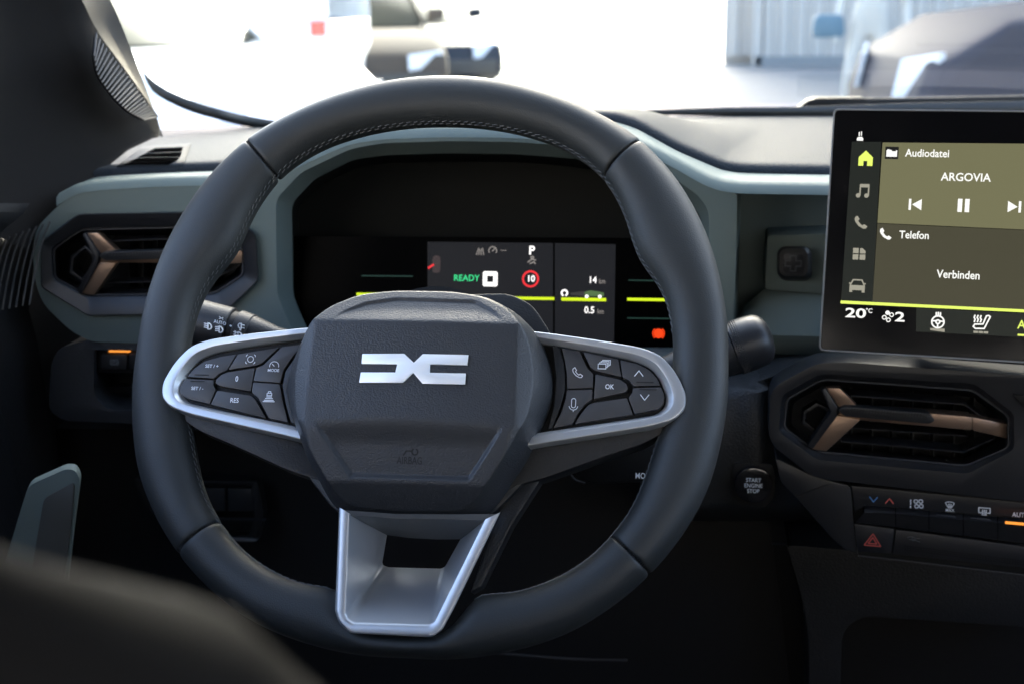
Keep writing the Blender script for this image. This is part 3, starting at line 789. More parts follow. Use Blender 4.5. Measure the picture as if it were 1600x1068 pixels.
# right vent
rv = empty('air_vent', Y(1400, 660, .17), 'wide octagonal air vent with bronze blade below the touchscreen', 'air vent', 'dashboard air vents')
rv_o = [(1284, 567), (1330, 565), (1660, 587), (1660, 782), (1500, 768), (1275, 745), (1206, 690), (1202, 608)]
RO8 = [(1279, 569), (1533, 582), (1600, 640), (1600, 706), (1518, 764), (1272, 742), (1202, 685), (1207, 606)]
RI8 = [(1284, 590), (1520, 607), (1578, 648), (1578, 700), (1509, 729), (1278, 707), (1223, 669), (1228, 621)]
ry = .170
def mixp(a, b, t): return [(p[0] * (1 - t) + q[0] * t, p[1] * (1 - t) + q[1] * t) for p, q in zip(a, b)]
# broad facia around it
multiplate('facia', [fillet(gy([(1278, 566), (1330, 566), (1660, 590), (1660, 790), (1500, 772), (1272, 746), (1200, 690), (1204, 606)], ry), [.008, .004, .001, .001, .004, .01, .01, .01], 4), vloop(mixp(RO8, RI8, .7), ry)], (0, .03, 0), BEZEL, rv, bev=.002)
loft('bezel', [vloop(mixp(RO8, RI8, .70), ry + .0003), vloop(mixp(RO8, RI8, .8), ry + .002), vloop(RI8, ry + .004), vloop(RI8, ry + .009)], BEZEL, rv, closed=True, smooth=30)
L = [vloop(RI8, ry + .011), vloop(inset(RI8, 1.2), ry + .0055), vloop(inset(RI8, 3.2), ry + .0055), vloop(inset(RI8, 5), ry + .012), vloop(inset(RI8, 9), ry + .030), vloop(inset(RI8, 12), ry + .055)]
loft('ring_highlight_lip', L[1:3], HIGHLIGHT_MARK, rv, closed=True, smooth=30)
loft('inner_ring', [L[0]] + L[2:], VBLACK, rv, closed=True, smooth=30)
prism('duct_back', vloop(inset(RI8, 10), ry + .055), (0, .003, 0), BLACK, rv)
slat(rv, [(1330, 618), (1506, 631), (1549, 660)], ry + .014)
slat(rv, [(1315, 689), (1506, 706), (1555, 684)], ry + .014)
slat(rv, [(1330, 668), (1512, 681)], ry + .02, th=2.5)
for k in range(7):
    x = 1330 + k * 32
    prism('guide_vane', gy([(x, 604 + k * 2), (x + 2.5, 604 + k * 2), (x + 2.5, 716), (x, 714)], ry + .036), (0, .016, 0), VBLACK, rv)
    if k > 1: prism('vane_link', gy([(x - 14, 706 + k * 2.3), (x - 6, 707 + k * 2.3), (x + 3, 716 + k * 2), (x - 4, 716 + k * 2)], ry + .022), (0, .003, 0), DARK, rv)
ringprism('hexagon_ring', gy([(1276, 629), (1255, 642), (1253, 661), (1276, 679), (1300, 655), (1300, 640)], ry + .01), gy([(1278, 634), (1260, 645), (1258, 658), (1276, 672), (1293, 652), (1293, 642)], ry + .01), (0, .01, 0), BEZEL, rv, bev=.0004)
by = ry + .001
prism('bronze_arm', gy([(1291, 606), (1312, 605.5), (1340, 634), (1312, 637)], by), (0, .008, 0), BRONZE, rv, bev=.0006)
prism('bronze_arm', gy([(1308, 648), (1345, 655), (1291, 704.5), (1268, 701)], by), (0, .008, 0), BRONZE, rv, bev=.0006)
prism('bronze_bar', gy([(1312, 637), (1459, 645.5), (1519, 651), (1519, 671.5), (1341, 655.5), (1309, 650)], by + .002), (0, .014, 0), BRONZE, rv, bev=.0006)
prism('bronze_bar_end', [Y(1519.5, 651, by + .002), Y(1574, 662, by + .009), Y(1573, 684.5, by + .009), Y(1519.5, 671.5, by + .002)], (0, .01, 0), BRONZE, rv, bev=.0005)
prism('arm_side', gy([(1283, 609), (1290, 605.5), (1310, 638), (1308, 649), (1270, 701), (1261, 696), (1298, 643)], by - .003), (0, .010, 0), BEZEL, rv, bev=.0008)
tb = fillet(gy([(1309, 640), (1320, 634.5), (1452, 645.5), (1461, 656), (1452, 661.5), (1320, 649.5)], by - .006), .0015, 3)
prism('grip_tab', tb, (0, .010, 0), DARK, rv, bev=.0012)
for i in range(26):
    x = 1328 + i * 4.7; yy = 636.4 + (x - 1320) * .083
    prism('grip_rib', gy([(x, yy), (x + 2, yy + .2), (x + 2, yy + 6), (x, yy + 6)], by - .0067), (0, .001, 0), BEZEL, rv)
prism('facia_step', gy([(1583, 616), (1660, 620), (1660, 648), (1606, 642)], ry - .002), (0, .003, 0), BLACK, rv, bev=.0005)

# =================================================================== INSTRUMENT DISPLAY
inst = empty('instrument_display', Y(810, 450, .27), 'dark digital instrument display with green lines glowing behind the steering wheel', 'display')
IT = R(14)
IO = Vector((.02, .262, 0)); IN_ = Vector((0, -math.cos(IT), math.sin(IT))); IX = Vector((1, 0, 0)); IU = Vector((0, math.sin(IT), math.cos(IT)))
def ip(px, py, d=0): return hit(px, py, IO + IN_ * d, IN_)
def ig(q, d=0): return [ip(a, b, d) for a, b in q]
prism('cover_glass', ig([(440, 369), (1112, 373), (1112, 620), (440, 615)], .0008), -IN_ * .003, mat('cluster_glass', (.001, .001, .001), .3, spec=.012), inst)
SCR = mat('display_dark', (.003, .003, .003), .3, spec=.05, emit=(.05, .053, .064), estr=.30 * EM)
prism('display_panel', ig([(668, 378), (864, 380), (864, 600), (668, 600)], .0012), -IN_ * .0003, SCR, inst)
prism('display_panel', ig([(867, 380), (962, 382), (958, 600), (867, 600)], .0012), -IN_ * .0003, SCR, inst)
LIME = emis('lime_glow', (.66, .85, .02), 1.15)
DIML = emis('dim_green_line', (.02, .055, .045), .8)
WH = emis('white_glow', (1, .97, .95), 1.6); DW = emis('dim_white_glow', (.35, .32, .3), .8); GRN = emis('green_glow', (.05, .8, .3), 1.1); RED = emis('red_glow', (.9, .04, .05), 1.1); ORR = emis('red_orange_glow', (1, .06, .01), 1.2)
def iq(name, q, m_, lift=.002): return prism(name, ig(q, lift), -IN_ * .0003, m_, inst)
iq('lime_line', [(557, 457.5), (640, 458.5), (640, 463), (557, 462)], LIME)
iq('lime_line', [(745, 463), (866, 464.5), (866, 469), (745, 467.5)], LIME)
iq('lime_line', [(877, 465), (947, 466), (947, 471), (877, 470)], LIME)
iq('lime_line', [(980, 465.5), (1085, 467), (1085, 471.5), (980, 470)], LIME)
iq('dim_line', [(565, 430), (645, 430.7), (645, 432.7), (565, 432)], DIML)
iq('dim_line', [(982, 437), (1060, 438), (1060, 440), (982, 439)], DIML)
iq('dim_line', [(980, 496), (1060, 497), (1060, 499), (980, 498)], DIML)
def ifr(px, py): return frame(ip(px, py, .0018), IX, IU)
PXI = 1.09 / F_  # metres per pixel at the display
text('gear_letter', 'P', ifr(831, 392), 13.5 * PXI, WH, inst, bold=.02, sx=1)
text('ready_lettering', 'READY', ifr(729, 435), 10 * PXI, GRN, inst, bold=.01, sx=.95)
sq = lambda r_, c: [tuple(v) for v in fillet([(-r_, -r_), (r_, -r_), (r_, r_), (-r_, r_)], c, 4)]
icon('speed_zero', ifr(766, 436), 12.5 * PXI, strokes=[[(-.68, -.68), (.68, -.68), (.68, .68), (-.68, .68), (-.68, -.68)]], w=.55, m_=WH, parent=inst)
icon('speed_limit_ring', ifr(829, 436), 13 * PXI, strokes=[arc(0, 0, .93, 0, 360, 36)], w=.24, m_=RED, parent=inst)
text('speed_limit_number', '10', ifr(829.5, 436), 10 * PXI, WH, inst, bold=.015, sx=.95)
text('distance_number', '14', ifr(926, 438), 10.5 * PXI, WH, inst, sx=.9, bold=.01)
text('unit_lettering', 'km', ifr(941, 440), 7.5 * PXI, DW, inst, sx=.8)
text('distance_number', '0.5', ifr(921, 485), 10.5 * PXI, WH, inst, sx=.9, bold=.01)
text('unit_lettering', 'km', ifr(938.5, 487), 7.5 * PXI, DW, inst, sx=.8)
icon('charge_symbol', ifr(882, 458), 5 * PXI, strokes=[arc(0, 0, .9, -60, 240, 18)], w=.5, m_=WH, parent=inst)
icon('car_graphic', ifr(927, 459), 17 * PXI, polys=[[(-.95, -.25), (1, -.25), (1, .1), (.5, .2), (-.3, .3), (-.95, .1)]], m_=emis('car_graphic_glow', (.16, .30, .12), .6), parent=inst)
icon('car_graphic_wheel', ifr(927, 461), 17 * PXI, polys=[arc(-.6, -.15, .17, 0, 360, 10)[:-1], arc(.62, -.15, .17, 0, 360, 10)[:-1]], m_=WH, parent=inst, lift=.0006)
icon('charge_trail', ifr(902, 459), 12 * PXI, polys=[[(-.9, -.2), (1, -.3), (1, .35), (-.9, .1)]], m_=emis('trail_glow', (.12, .12, .12), .4), parent=inst)
icon('brake_warning', ifr(1029, 521), 10 * PXI, polys=[arc(0, 0, .74, 0, 360, 20)[:-1]], strokes=[arc(0, 0, .9, 130, 230, 8), arc(0, 0, .9, -50, 50, 8)], w=.16, m_=ORR, parent=inst)
icon('door_open_car', ifr(682, 413), 14 * PXI, polys=[[tuple(v) for v in fillet([(-.45, -1), (.45, -1), (.5, .5), (.35, 1), (-.35, 1), (-.5, .5)], .3, 3)]], m_=emis('car_icon_glow', (.10, .075, .08), .55), parent=inst)
icon('open_door_mark', ifr(674, 416), 6 * PXI, strokes=[[(-.7, -.5), (.6, .35)]], w=.55, m_=RED, parent=inst, lift=.0008)
icon('assist_symbol', ifr(754, 393), 7 * PXI, strokes=[[(-1.4, -.8), (-.9, .7)], [(.3, -.8), (0, .7)], [(-.9, -.8), (-.65, .5)], [(-.3, -.8), (-.3, .5)]], w=.22, m_=DW, parent=inst)
icon('cruise_symbol', ifr(770, 392), 7 * PXI, strokes=[arc(0, 0, .9, -30, 210, 14), [(-.1, -.1), (.7, .7)]], w=.25, m_=DW, parent=inst)
text('cruise_dashes', '---', ifr(787, 391), 6 * PXI, DW, inst, sx=1.2, bold=.02)
icon('belt_symbol', ifr(831, 406), 7 * PXI, strokes=[arc(.1, .5, .3, 0, 360, 8), [(-.9, -.6), (0, .1), (.9, -.1)], [(-.4, -.9), (.5, -.5), (.8, -.9)]], w=.3, m_=DW, parent=inst)

hubb = onmesh(hub)
for ob in (hub_t, hub_i):
    for v in ob.data.vertices:
        h_ = hubb.ray_cast(v.co + WN * .05, -WN)
        if h_[0] is not None: v.co = h_[0] + WN * .00012
# =================================================================== TOUCHSCREEN
SA, SB = R(10), R(14)
SN = Vector((-math.sin(SA) * math.cos(SB), -math.cos(SA) * math.cos(SB), math.sin(SB)))
SX = Vector((math.cos(SA), -math.sin(SA), 0)); SU = SN.cross(SX).normalized()
SO = Vector((0.2503692, 0.1526082, 0.0529281))
def tp(px, py, d=0): return hit(px, py, SO + SN * d, SN)
def tg(q, d=0): return [tp(a, b, d) for a, b in q]
ts = empty('touchscreen', tp(1450, 560), 'large tablet-like touchscreen showing an olive radio tile and white menu symbols', 'touchscreen')
a_, b_, c_ = tp(1305, 170), tp(1281, 548), None
lx = (tp(1301, 172) - SO).dot(SX); lx2 = (tp(1281, 546) - SO).dot(SX)
l0 = (lx + lx2) / 2; t0 = (tp(1305, 170) - SO).dot(SU); b0 = (tp(1281, 547.5) - SO).dot(SU)
def sl(x, u, d=0): return SO + SX * x + SU * u + SN * d
WID = .262
prism('casing', fillet([sl(l0, b0), sl(l0 + WID, b0), sl(l0 + WID, t0), sl(l0, t0)], .004, 5), -SN * .011, BEZEL, ts, bev=.0018, bseg=3)
edge = .0016
prism('glass', fillet([sl(l0 + edge, b0 + edge, .0006), sl(l0 + WID - edge, b0 + edge, .0006), sl(l0 + WID - edge, t0 - edge, .0006), sl(l0 + edge, t0 - edge, .0006)], .003, 5), -SN * .001, mat('screen_glass', (.002, .002, .0025), .14, spec=.35, var=.06), ts)
ringprism('rim_edge', fillet([sl(l0, b0, .0008), sl(l0 + WID, b0, .0008), sl(l0 + WID, t0, .0008), sl(l0, t0, .0008)], .004, 5), fillet([sl(l0 + .0011, b0 + .0011, .0008), sl(l0 + WID - .0011, b0 + .0011, .0008), sl(l0 + WID - .0011, t0 - .0011, .0008), sl(l0 + .0011, t0 - .0011, .0008)], .003, 5), -SN * .002, mat('grey_edge', (.16, .165, .17), .35, metal=.3), ts, bev=.0003)
arm = prism('mount_arm', [sl(l0 + .06, b0 + .03, -.010), sl(l0 + .2, b0 + .03, -.010), sl(l0 + .2, t0 - .04, -.010), sl(l0 + .06, t0 - .04, -.010)], -SN * .09, BLACK, ts)
TILE = emis('olive_tile', (.205, .198, .105), .9)
TILE2 = emis('dark_olive_tile', (.085, .080, .050), .85)
SIDE = emis('side_bar_glow', (.022, .026, .022), .8)
TW = emis('touch_white', (1, 1, .95), 1.1); TG_ = emis('touch_grey', (.42, .40, .32), .9); TL = emis('touch_lime', (.80, .95, .16), 1.1)
def tq(name, q, m_, d=.0010): return prism(name, tg(q, d), -SN * .0002, m_, ts)
tq('side_bar', [(1331, 222), (1377, 222), (1363, 476), (1314, 472)], SIDE)
tq('radio_tile', [(1379, 223), (1668, 225.5), (1668, 362), (1371, 348.5)], TILE)
tq('phone_tile', [(1371, 349.5), (1668, 363), (1668, 491), (1363, 476)], TILE2)
tq('status_line', [(1313.5, 469.7), (1668, 487), (1668, 491.5), (1313.3, 474.3)], TL, .0013)
tq('climate_bar', [(1432, 481), (1668, 493), (1668, 530), (1431, 518)], emis('climate_bar_glow', (.026, .030, .025), .8))
def tf(px, py): return frame(tp(px, py, .0011), SX, SU)
PXS = 1.02 / F_
def tt(name, s, px, py, h, m_, sx=.9, align='CENTER', bold=.014): return text(name, s, tf(px, py), h * PXS, m_, ts, sx=sx * 1.09, align=align, bold=bold, lift=.0004)
tt('tile_title', 'Audiodatei', 1449, 240.5, 11, TW, .82)
tt('station_name', 'ARGOVIA', 1509, 278, 11.5, TW, .88)
tt('tile_title', 'Telefon', 1428.5, 368, 11, TW, .80)
tt('connect_lettering', 'Verbinden', 1497.5, 430, 11.5, TW, .80)
tt('temperature', '20', 1337, 490, 13.5, TW, 1.45, bold=.02)
tt('temperature_unit', '°C', 1358, 486, 6.5, TW, .9)
tt('fan_level', '2', 1406, 496, 13.5, TW, 1.4, bold=.02)
tt('auto_letter', 'AUTO', 1590, 507.5, 12, TL, .85, align='LEFT')
tq('auto_bar', [(1590, 521.5), (1640, 524), (1640, 527), (1590, 524.5)], TL, .0013)
def ti(name, px, py, s, m_, **k): return icon(name, tf(px, py), s * PXS, m_=m_, parent=ts, lift=.0005, **k)
ti('home_symbol', 1352.5, 248, 11, TL, polys=[[(-.9, -1), (-.25, -1), (-.25, -.35), (.25, -.35), (.25, -1), (.95, -1), (.95, .15), (0, 1.05), (-.9, .15)]])
ti('music_symbol', 1349, 298, 10, TG_, polys=[arc(-.7, -.75, .33, 0, 360, 14)[:-1], arc(.5, -.75, .33, 0, 360, 14)[:-1], [(-.5, .95), (.85, .95), (.85, .45), (-.5, .45)]], strokes=[[(-.45, .8), (-.45, -.7)], [(.76, .8), (.76, -.7)]], w=.2)
ti('phone_symbol', 1345.5, 347.5, 9.5, TG_, polys=[PHONE[:-1]])
ti('apps_symbol', 1342.5, 397, 9.5, TG_, polys=[[(-.95, .08), (-.1, .08), (-.1, .9), (-.95, .9)], [(.1, .08), (.95, .08), (.95, .45), (.5, .9), (.1, .9)], [(-.95, -.9), (-.1, -.9), (-.1, -.08), (-.95, -.08)], [(.1, -.9), (.95, -.9), (.95, -.08), (.1, -.08)]])
ti('car_symbol', 1339.5, 447, 10.5, TG_, polys=[[(-1.05, .1), (1.05, .1), (1.05, -.9), (.65, -.9), (.65, -.6), (-.65, -.6), (-.65, -.9), (-1.05, -.9)]], strokes=[[(-.95, .1), (-.6, .85), (.6, .85), (.95, .1)], [(-1.1, .35), (-.85, .35)], [(1.1, .35), (.85, .35)]], w=.18)
ti('status_symbol', 1344, 216, 6, TW, polys=[[(-.75, -.7), (.75, -.7), (.75, -.1), (.4, .25), (-.4, .25), (-.75, -.1)]], strokes=[[(-.25, .5), (-.25, 1.4)], [(.25, .6), (.25, 1.5)]], w=.25)
ti('previous_symbol', 1430.5, 320, 9.5, TW, polys=[[(-1, -.85), (-.65, -.85), (-.65, .85), (-1, .85)], [(-.5, 0), (.9, -.85), (.9, .85)]])
ti('pause_symbol', 1505.5, 321.5, 9.5, TW, polys=[[(-.85, -1), (-.2, -1), (-.2, 1), (-.85, 1)], [(.2, -1), (.85, -1), (.85, 1), (.2, 1)]])
ti('next_symbol', 1584.5, 323.5, 9.5, TW, polys=[[(1, -.85), (.65, -.85), (.65, .85), (1, .85)], [(.5, 0), (-.9, -.85), (-.9, .85)]])
ti('radio_symbol_back', 1393.5, 239.5, 9.5, emis('icon_back', (.012, .012, .012), 1), polys=[[(-1, -.95), (1, -.95), (1, .95), (-1, .95)]])
icon('radio_symbol', tf(1393.5, 239.5), 9.5 * PXS, polys=[[(-.8, -.6), (.8, -.6), (.8, .4), (.6, .4), (.6, .25), (0, .25), (0, .4), (-.6, .55), (-.8, .4)]], m_=TW, parent=ts, lift=.0009)
ti('phone_tile_symbol', 1384, 365.5, 8.5, TW, polys=[PHONE[:-1]])
ti('fan_symbol', 1387.5, 494.5, 8.5, TW, polys=[arc(-.1, .62, .38, 0, 360, 12)[:-1]], strokes=[arc(.6, .3, .32, 0, 360, 12), arc(.1, -.6, .32, 0, 360, 12), arc(-.6, -.2, .32, 0, 360, 12)], w=.16)
ti('heated_wheel_symbol', 1465.5, 502, 9.5, TW, strokes=[arc(0, -.1, .9, 0, 360, 26), arc(0, -.1, .28, 0, 360, 12), [(-.85, 0), (-.3, .05)], [(.85, 0), (.3, .05)], [(0, -.4), (0, -.95)], [(-.3, .9), (-.3, 1.3)], [(0, .95), (0, 1.35)], [(.3, .9), (.3, 1.3)]], w=.22)
ti('heated_seat_symbol', 1533, 503.5, 10.5, TW, strokes=[[(.95, .95), (.65, .9), (.25, -.25), (-.8, -.3), (-1.0, -.65), (-.7, -.9), (.45, -.85), (1.15, .8), (.95, .95)], [(-.9, .0), (-.8, .35), (-.95, .6), (-.85, .9)], [(-.5, .0), (-.4, .35), (-.55, .6), (-.45, .9)], [(-.1, .0), (0, .35), (-.15, .6), (-.05, .9)]], w=.19)
tq('level_bar', [(1453.5, 512.5), (1476, 513.6), (1476, 518.8), (1453.5, 515.7)], TG_, .0013)
for k in range(3):
    tq('level_bar', [(1521 + k * 8, 516.7 + k * .4), (1528 + k * 8, 517 + k * .4), (1528 + k * 8, 520.4 + k * .4), (1521 + k * 8, 520 + k * .4)], TG_, .0013)

# =================================================================== MOUNT CLIP, START BUTTON
mc = empty('mount_clip', Y(1241, 412, .262), 'square black accessory mount with a cross mark on the green trim', 'mount')
def octa(cx, cy, w, h, c): return [(cx - w + c, cy - h), (cx + w - c, cy - h), (cx + w, cy - h + c), (cx + w, cy + h - c), (cx + w - c, cy + h), (cx - w + c, cy + h), (cx - w, cy + h - c), (cx - w, cy - h + c)]
my = .262
loft('clip_body', [vloop(octa(1243, 413, 26, 26, 8), my, .003), vloop(octa(1242, 412, 26.5, 26, 8), my - .005, .003), vloop(octa(1240.5, 410.5, 26, 25.5, 8), my - .010, .003), vloop(octa(1240, 410, 22.5, 21.5, 7), my - .0125, .003)], DARK, mc, closed=True, caps=True, smooth=35)
prism('clip_face', vloop(octa(1239.5, 412, 16, 16, 5), my - .0131), (0, .001, 0), BEZEL, mc, bev=.0003)
fm = frame(Y(1239.5, 412, my - .0131), (1, 0, 0), (0, 0, 1))
icon('cross_mark', fm, 12 * 1.09 / F_, strokes=[[(-.35, 1), (.35, 1), (.35, .35), (1, .35), (1, -.35), (.35, -.35), (.35, -1), (-.35, -1), (-.35, -.35), (-1, -.35), (-1, .35), (-.35, .35), (-.35, 1)]], w=.18, m_=HIGHLIGHT_MARK, parent=mc, thick=.001)
stb = empty('start_button', Y(1176, 757, .19), 'round black START ENGINE STOP button in a dark square recess', 'button')
prism('button_recess', fillet(gy([(1146, 722), (1207, 724), (1212, 740), (1211, 776), (1196, 792), (1158, 790), (1144, 776), (1143, 738)], .1945), .003, 3), (0, .006, 0), BLACK, stb, bev=.0008)
cc = Y(1177, 757, .190)
tube('button_cap', [cc + Vector((0, .006, 0)), cc, cc + Vector((0, -.0008, 0)), cc + Vector((0, -.0012, 0))], [.0142, .0142, .0138, .0128], GLOSS, stb, seg=40, smooth=40)
for k, s in enumerate(('START', 'ENGINE', 'STOP')):
    text('lettering', s, frame(cc + Vector((0, -.0013, (1 - k) * .0043)), (1, 0, 0), (0, 0, 1)), .0031, WHITEP, stb, sx=.86, bold=.002)

# =================================================================== CLIMATE PANEL
cp = empty('climate_panel', Y(1450, 830, .17), 'charcoal climate control strip with piano keys and a red hazard triangle under the vent', 'control panel')
def z1(p): return (1100 + p[0] / 3.2, 540 + p[1] / 3.2)
cyy = .176
prism('side_wing', fillet(gy([z1(p) for p in [(355, 560), (385, 680), (458, 752), (640, 960), (700, 1012), (770, 1040), (750, 880), (733, 700), (560, 655)]], cyy), .003, 3), (0, .03, 0), BEZEL, cp, bev=.002)
prism('wing_joint', gy([z1(p) for p in [(455, 750), (458, 754), (628, 692), (625, 688)]], cyy - .0008), (0, .001, 0), BLACK, cp)
prism('panel_back', gy([(1329, 756), (1660, 788), (1660, 905), (1341, 866)], cyy + .004), (0, .02, 0), BLACK, cp)
prism('key_shelf', gy([(1330, 758), (1660, 790), (1660, 812), (1352, 789), (1336, 800)], cyy + .002), (0, .01, 0), BEZEL, cp, bev=.0006)
kb = [1336, 1399.5, 1451.5, 1505, 1559, 1612, 1660]
def ktop(x): return 788.5 + (x - 1352) * .086
def kbot(x): return 814.5 + (x - 1334) * .123
def kmid(x): return 795.5 + (x - 1352) * .088
for i, (x0, x1) in enumerate(zip(kb, kb[1:])):
    xa, xb = x0 + .8, x1 - .8
    xt = max(xa, 1351) if i == 0 else xa
    rws = [[Y(xt, ktop(xt), cyy + .004), Y(xb, ktop(xb), cyy + .004)], [Y(xt, kmid(xt), cyy - .006), Y(xb, kmid(xb), cyy - .006)], [Y(xt if i else 1350, kmid(xb) + .5 if i == 0 else kmid(xa) + 2, cyy - .007), Y(xb, kmid(xb) + 2, cyy - .007)], [Y(xa, kbot(xa), cyy - .002), Y(xb, kbot(xb), cyy - .002)], [Y(xa, kbot(xa) + 1, cyy + .006), Y(xb, kbot(xb) + 1, cyy + .006)]]
    loft('piano_key', rws, BEZEL, cp, smooth=20)
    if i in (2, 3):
        prism('key_light', gy([(x0 + 12, kmid(x0 + 12) - 2.3), (x1 - 12, kmid(x1 - 12) - 2.3), (x1 - 12, kmid(x1 - 12) - .8), (x0 + 12, kmid(x0 + 12) - .8)], cyy - .0068), (0, .0005, 0), HIGHLIGHT_MARK, cp)
prism('indicator_light', gy([(1571, 814), (1640, 820), (1640, 823.5), (1571, 817.5)], cyy - .0085), (0, .001, 0), emis('orange_light', (1.0, .33, .05), 1.3), cp)
def cf(px, py, y=cyy + .002): return frame(Y(px, py, y - .0002), (1, -.02, -.035), (0, .2, 1))
PXC = 1.0 / F_
icon('cooler_mark', cf(1364.7, 779), 7 * PXC, strokes=[[(-.9, .5), (0, -.6), (.9, .5)]], w=.2, m_=BLUEP, parent=cp)
icon('warmer_mark', cf(1389.7, 782), 7 * PXC, strokes=[[(-.9, -.5), (0, .6), (.9, -.5)]], w=.2, m_=REDP, parent=cp)
icon('fan_mark', cf(1434, 786), 9 * PXC, strokes=[[(-1.25, .8), (-1.25, .3)], [(-1.25, .15), (-1.25, -.2)], [(-1.25, -.5), (-1.25, -.8)], arc(-.35, .4, .33, 0, 360, 10), arc(.5, .45, .33, 0, 360, 10), arc(-.2, -.45, .33, 0, 360, 10), arc(.6, -.4, .33, 0, 360, 10)], w=.2, m_=WHITEP, parent=cp)
icon('defrost_mark', cf(1484, 789), 7 * PXC, strokes=[[(-1, .6), (-.5, .85), (.5, .85), (1, .6), (.45, -.3), (-.45, -.3), (-1, .6)], [(-.3, .4), (-.3, -.6)], [(0, .4), (0, -.6)], [(.3, .4), (.3, -.6)]], w=.16, m_=WHITEP, parent=cp)
text('lettering', 'MAX', cf(1484, 796.5), 4.6 * PXC, WHITEP, cp, sx=.95)
icon('rear_defrost_mark', cf(1538, 798), 8 * PXC, strokes=[[(-1.1, -.3), (-1.1, .7), (1.1, .7), (1.1, -.3), (.6, -.3)], [(-1.1, -.3), (-.6, -.3)], [(-.35, .3), (-.4, -.8)], [(0, .3), (-.05, -.8)], [(.35, .3), (.3, -.8)]], w=.18, m_=WHITEP, parent=cp)
text('lettering', 'AUTO', cf(1595, 804), 7.5 * PXC, WHITEP, cp, sx=.9)
hk = prism('hazard_key', gy([(1335, 817.5), (1397.5, 826), (1392.5, 864.5), (1340, 861)], cyy - .001), (0, .008, 0), BEZEL, cp, bev=.0006)
icon('hazard_triangle', frame(Y(1363.5, 843.5, cyy - .0012), (1, 0, -.05), (0, 0, 1)), 12.5 * PXC, strokes=[[(-1.05, -.7), (1.05, -.7), (0, .95), (-1.05, -.7)], [(-.55, -.42), (.55, -.42), (0, .45), (-.55, -.42)]], w=.10, m_=REDP, parent=hk)
bar = prism('lower_bar', gy([(1400, 826.5), (1660, 861), (1660, 893), (1394.5, 865)], cyy - .001), (0, .008, 0), BEZEL, cp, bev=.0006)
pv = []; pf = []
for i in range(56):
    for j in range(3):
        x = 1413 + i * 4.2; yy = 851 + (x - 1413) * .128 + j * 3
        b = len(pv); pv += gy([(x, yy), (x + 2.6, yy + .2), (x + 2.6, yy + 2), (x, yy + 1.8)], cyy - .0014) + gy([(x, yy), (x + 2.6, yy + .2), (x + 2.6, yy + 2), (x, yy + 1.8)], cyy - .0011)
        pf += [(b, b + 1, b + 2, b + 3), (b + 4, b + 7, b + 6, b + 5), (b, b + 4, b + 5, b + 1), (b + 1, b + 5, b + 6, b + 2), (b + 2, b + 6, b + 7, b + 3), (b + 3, b + 7, b + 4, b)]
link('perforation', pv, pf, BLACK, bar, kind='stuff', smooth=None)
icon('worn_symbol', frame(Y(1427, 841, cyy - .0012), (1, 0, -.08), (0, 0, 1)), 8 * PXC, strokes=[[(-1.2, .2), (-.3, .5), (.4, .1), (1.3, .3)], [(-.8, -.2), (.2, -.1), (1.3, -.5)], arc(0, 0, .35, 0, 360, 8)], w=.14, m_=mat('faded_print', (.07, .075, .085), .6), parent=bar)
tube('chrome_lip', gy([(1341, 868), (1400, 874), (1660, 905)], cyy + .002), .0009, DARK, cp, seg=8)

# =================================================================== CENTRE CONSOLE (below)
CONS = mat('console_skin', (0.0075, 0.0082, 0.0095), 0.5, spec=.35, bump=('grain', 620, .5, .0006))
cons = empty('centre_console', Y(1400, 1000, .2), 'grained charcoal centre console surround with a dark open tray below the climate keys', 'console')
prism('console_frame', fillet(gy([(1228, 850), (1700, 892), (1700, 985), (1345, 962), (1316, 985), (1309, 1160), (1262, 1160), (1264, 1000), (1252, 925)], .250), [.006, .001, .001, .02, .02, .001, .001, .03, .02], 5), (0, .06, 0), CONS, cons, bev=.009, bseg=4)
prism('tray_back', gy([(1200, 850), (1680, 850), (1680, 1160), (1200, 1160)], .33), (0, .01, 0), BLACK, cons)

# =================================================================== STALKS
ls = empty('light_stalk', Y(350, 510, .13), 'black light switch stalk with white lamp symbols, left behind the wheel rim', 'stalk', 'steering column stalks')
ax0, ax1, ax2 = Y(470, 538, .10), Y(395, 523, .105), Y(285, 498, .11)
dirn = (ax2 - ax1).normalized()
def along(t): return ax1 + (ax2 - ax1) * t
tube('stem', [ax0, ax0.lerp(ax1, .5), ax1], [.0075, .009, .0135], DARK, ls, seg=28)
tube('outer_ring', [ax1, along(.02), along(.19), along(.2)], [.013, .0142, .0152, .0145], DARK, ls, seg=36, smooth=40)
tube('index_ring', [along(.205), along(.29)], [.0135, .0138], BLACK, ls, seg=36)
tube('light_knob', [along(.295), along(.31), along(.8), along(1.0), along(1.02)], [.0148, .0156, .0165, .0160, .0135], DARK, ls, seg=36, smooth=40)
def sf(px, py, d=.103): return frame(Y(px, py, d), (ax1 - ax2), (Vector((0, .25, 1))))
LAMP = [[(-.1, -.8), (-.1, .8), (.3, .8), (.75, .5), (.95, 0), (.75, -.5), (.3, -.8), (-.1, -.8)]]
sy = .0885
icon('lamp_symbol', sf(326, 509.5, sy), .0026, strokes=[LAMP[0], [(-.45, .5), (-1.1, .5)], [(-.45, 0), (-1.1, 0)], [(-.45, -.5), (-1.1, -.5)]], w=.25, m_=WHITEP, parent=ls, thick=.0008)
icon('lamp_symbol', sf(343.5, 514.5, sy), .0026, strokes=[LAMP[0], [(-.45, .6), (-1.1, .4)], [(-.45, .1), (-1.1, -.1)], [(-.45, -.4), (-1.1, -.6)]], w=.25, m_=WHITEP, parent=ls, thick=.0008)
text('lettering', 'AUTO', sf(344, 504, sy), .0022, WHITEP, ls, sx=1.05, bold=.01)
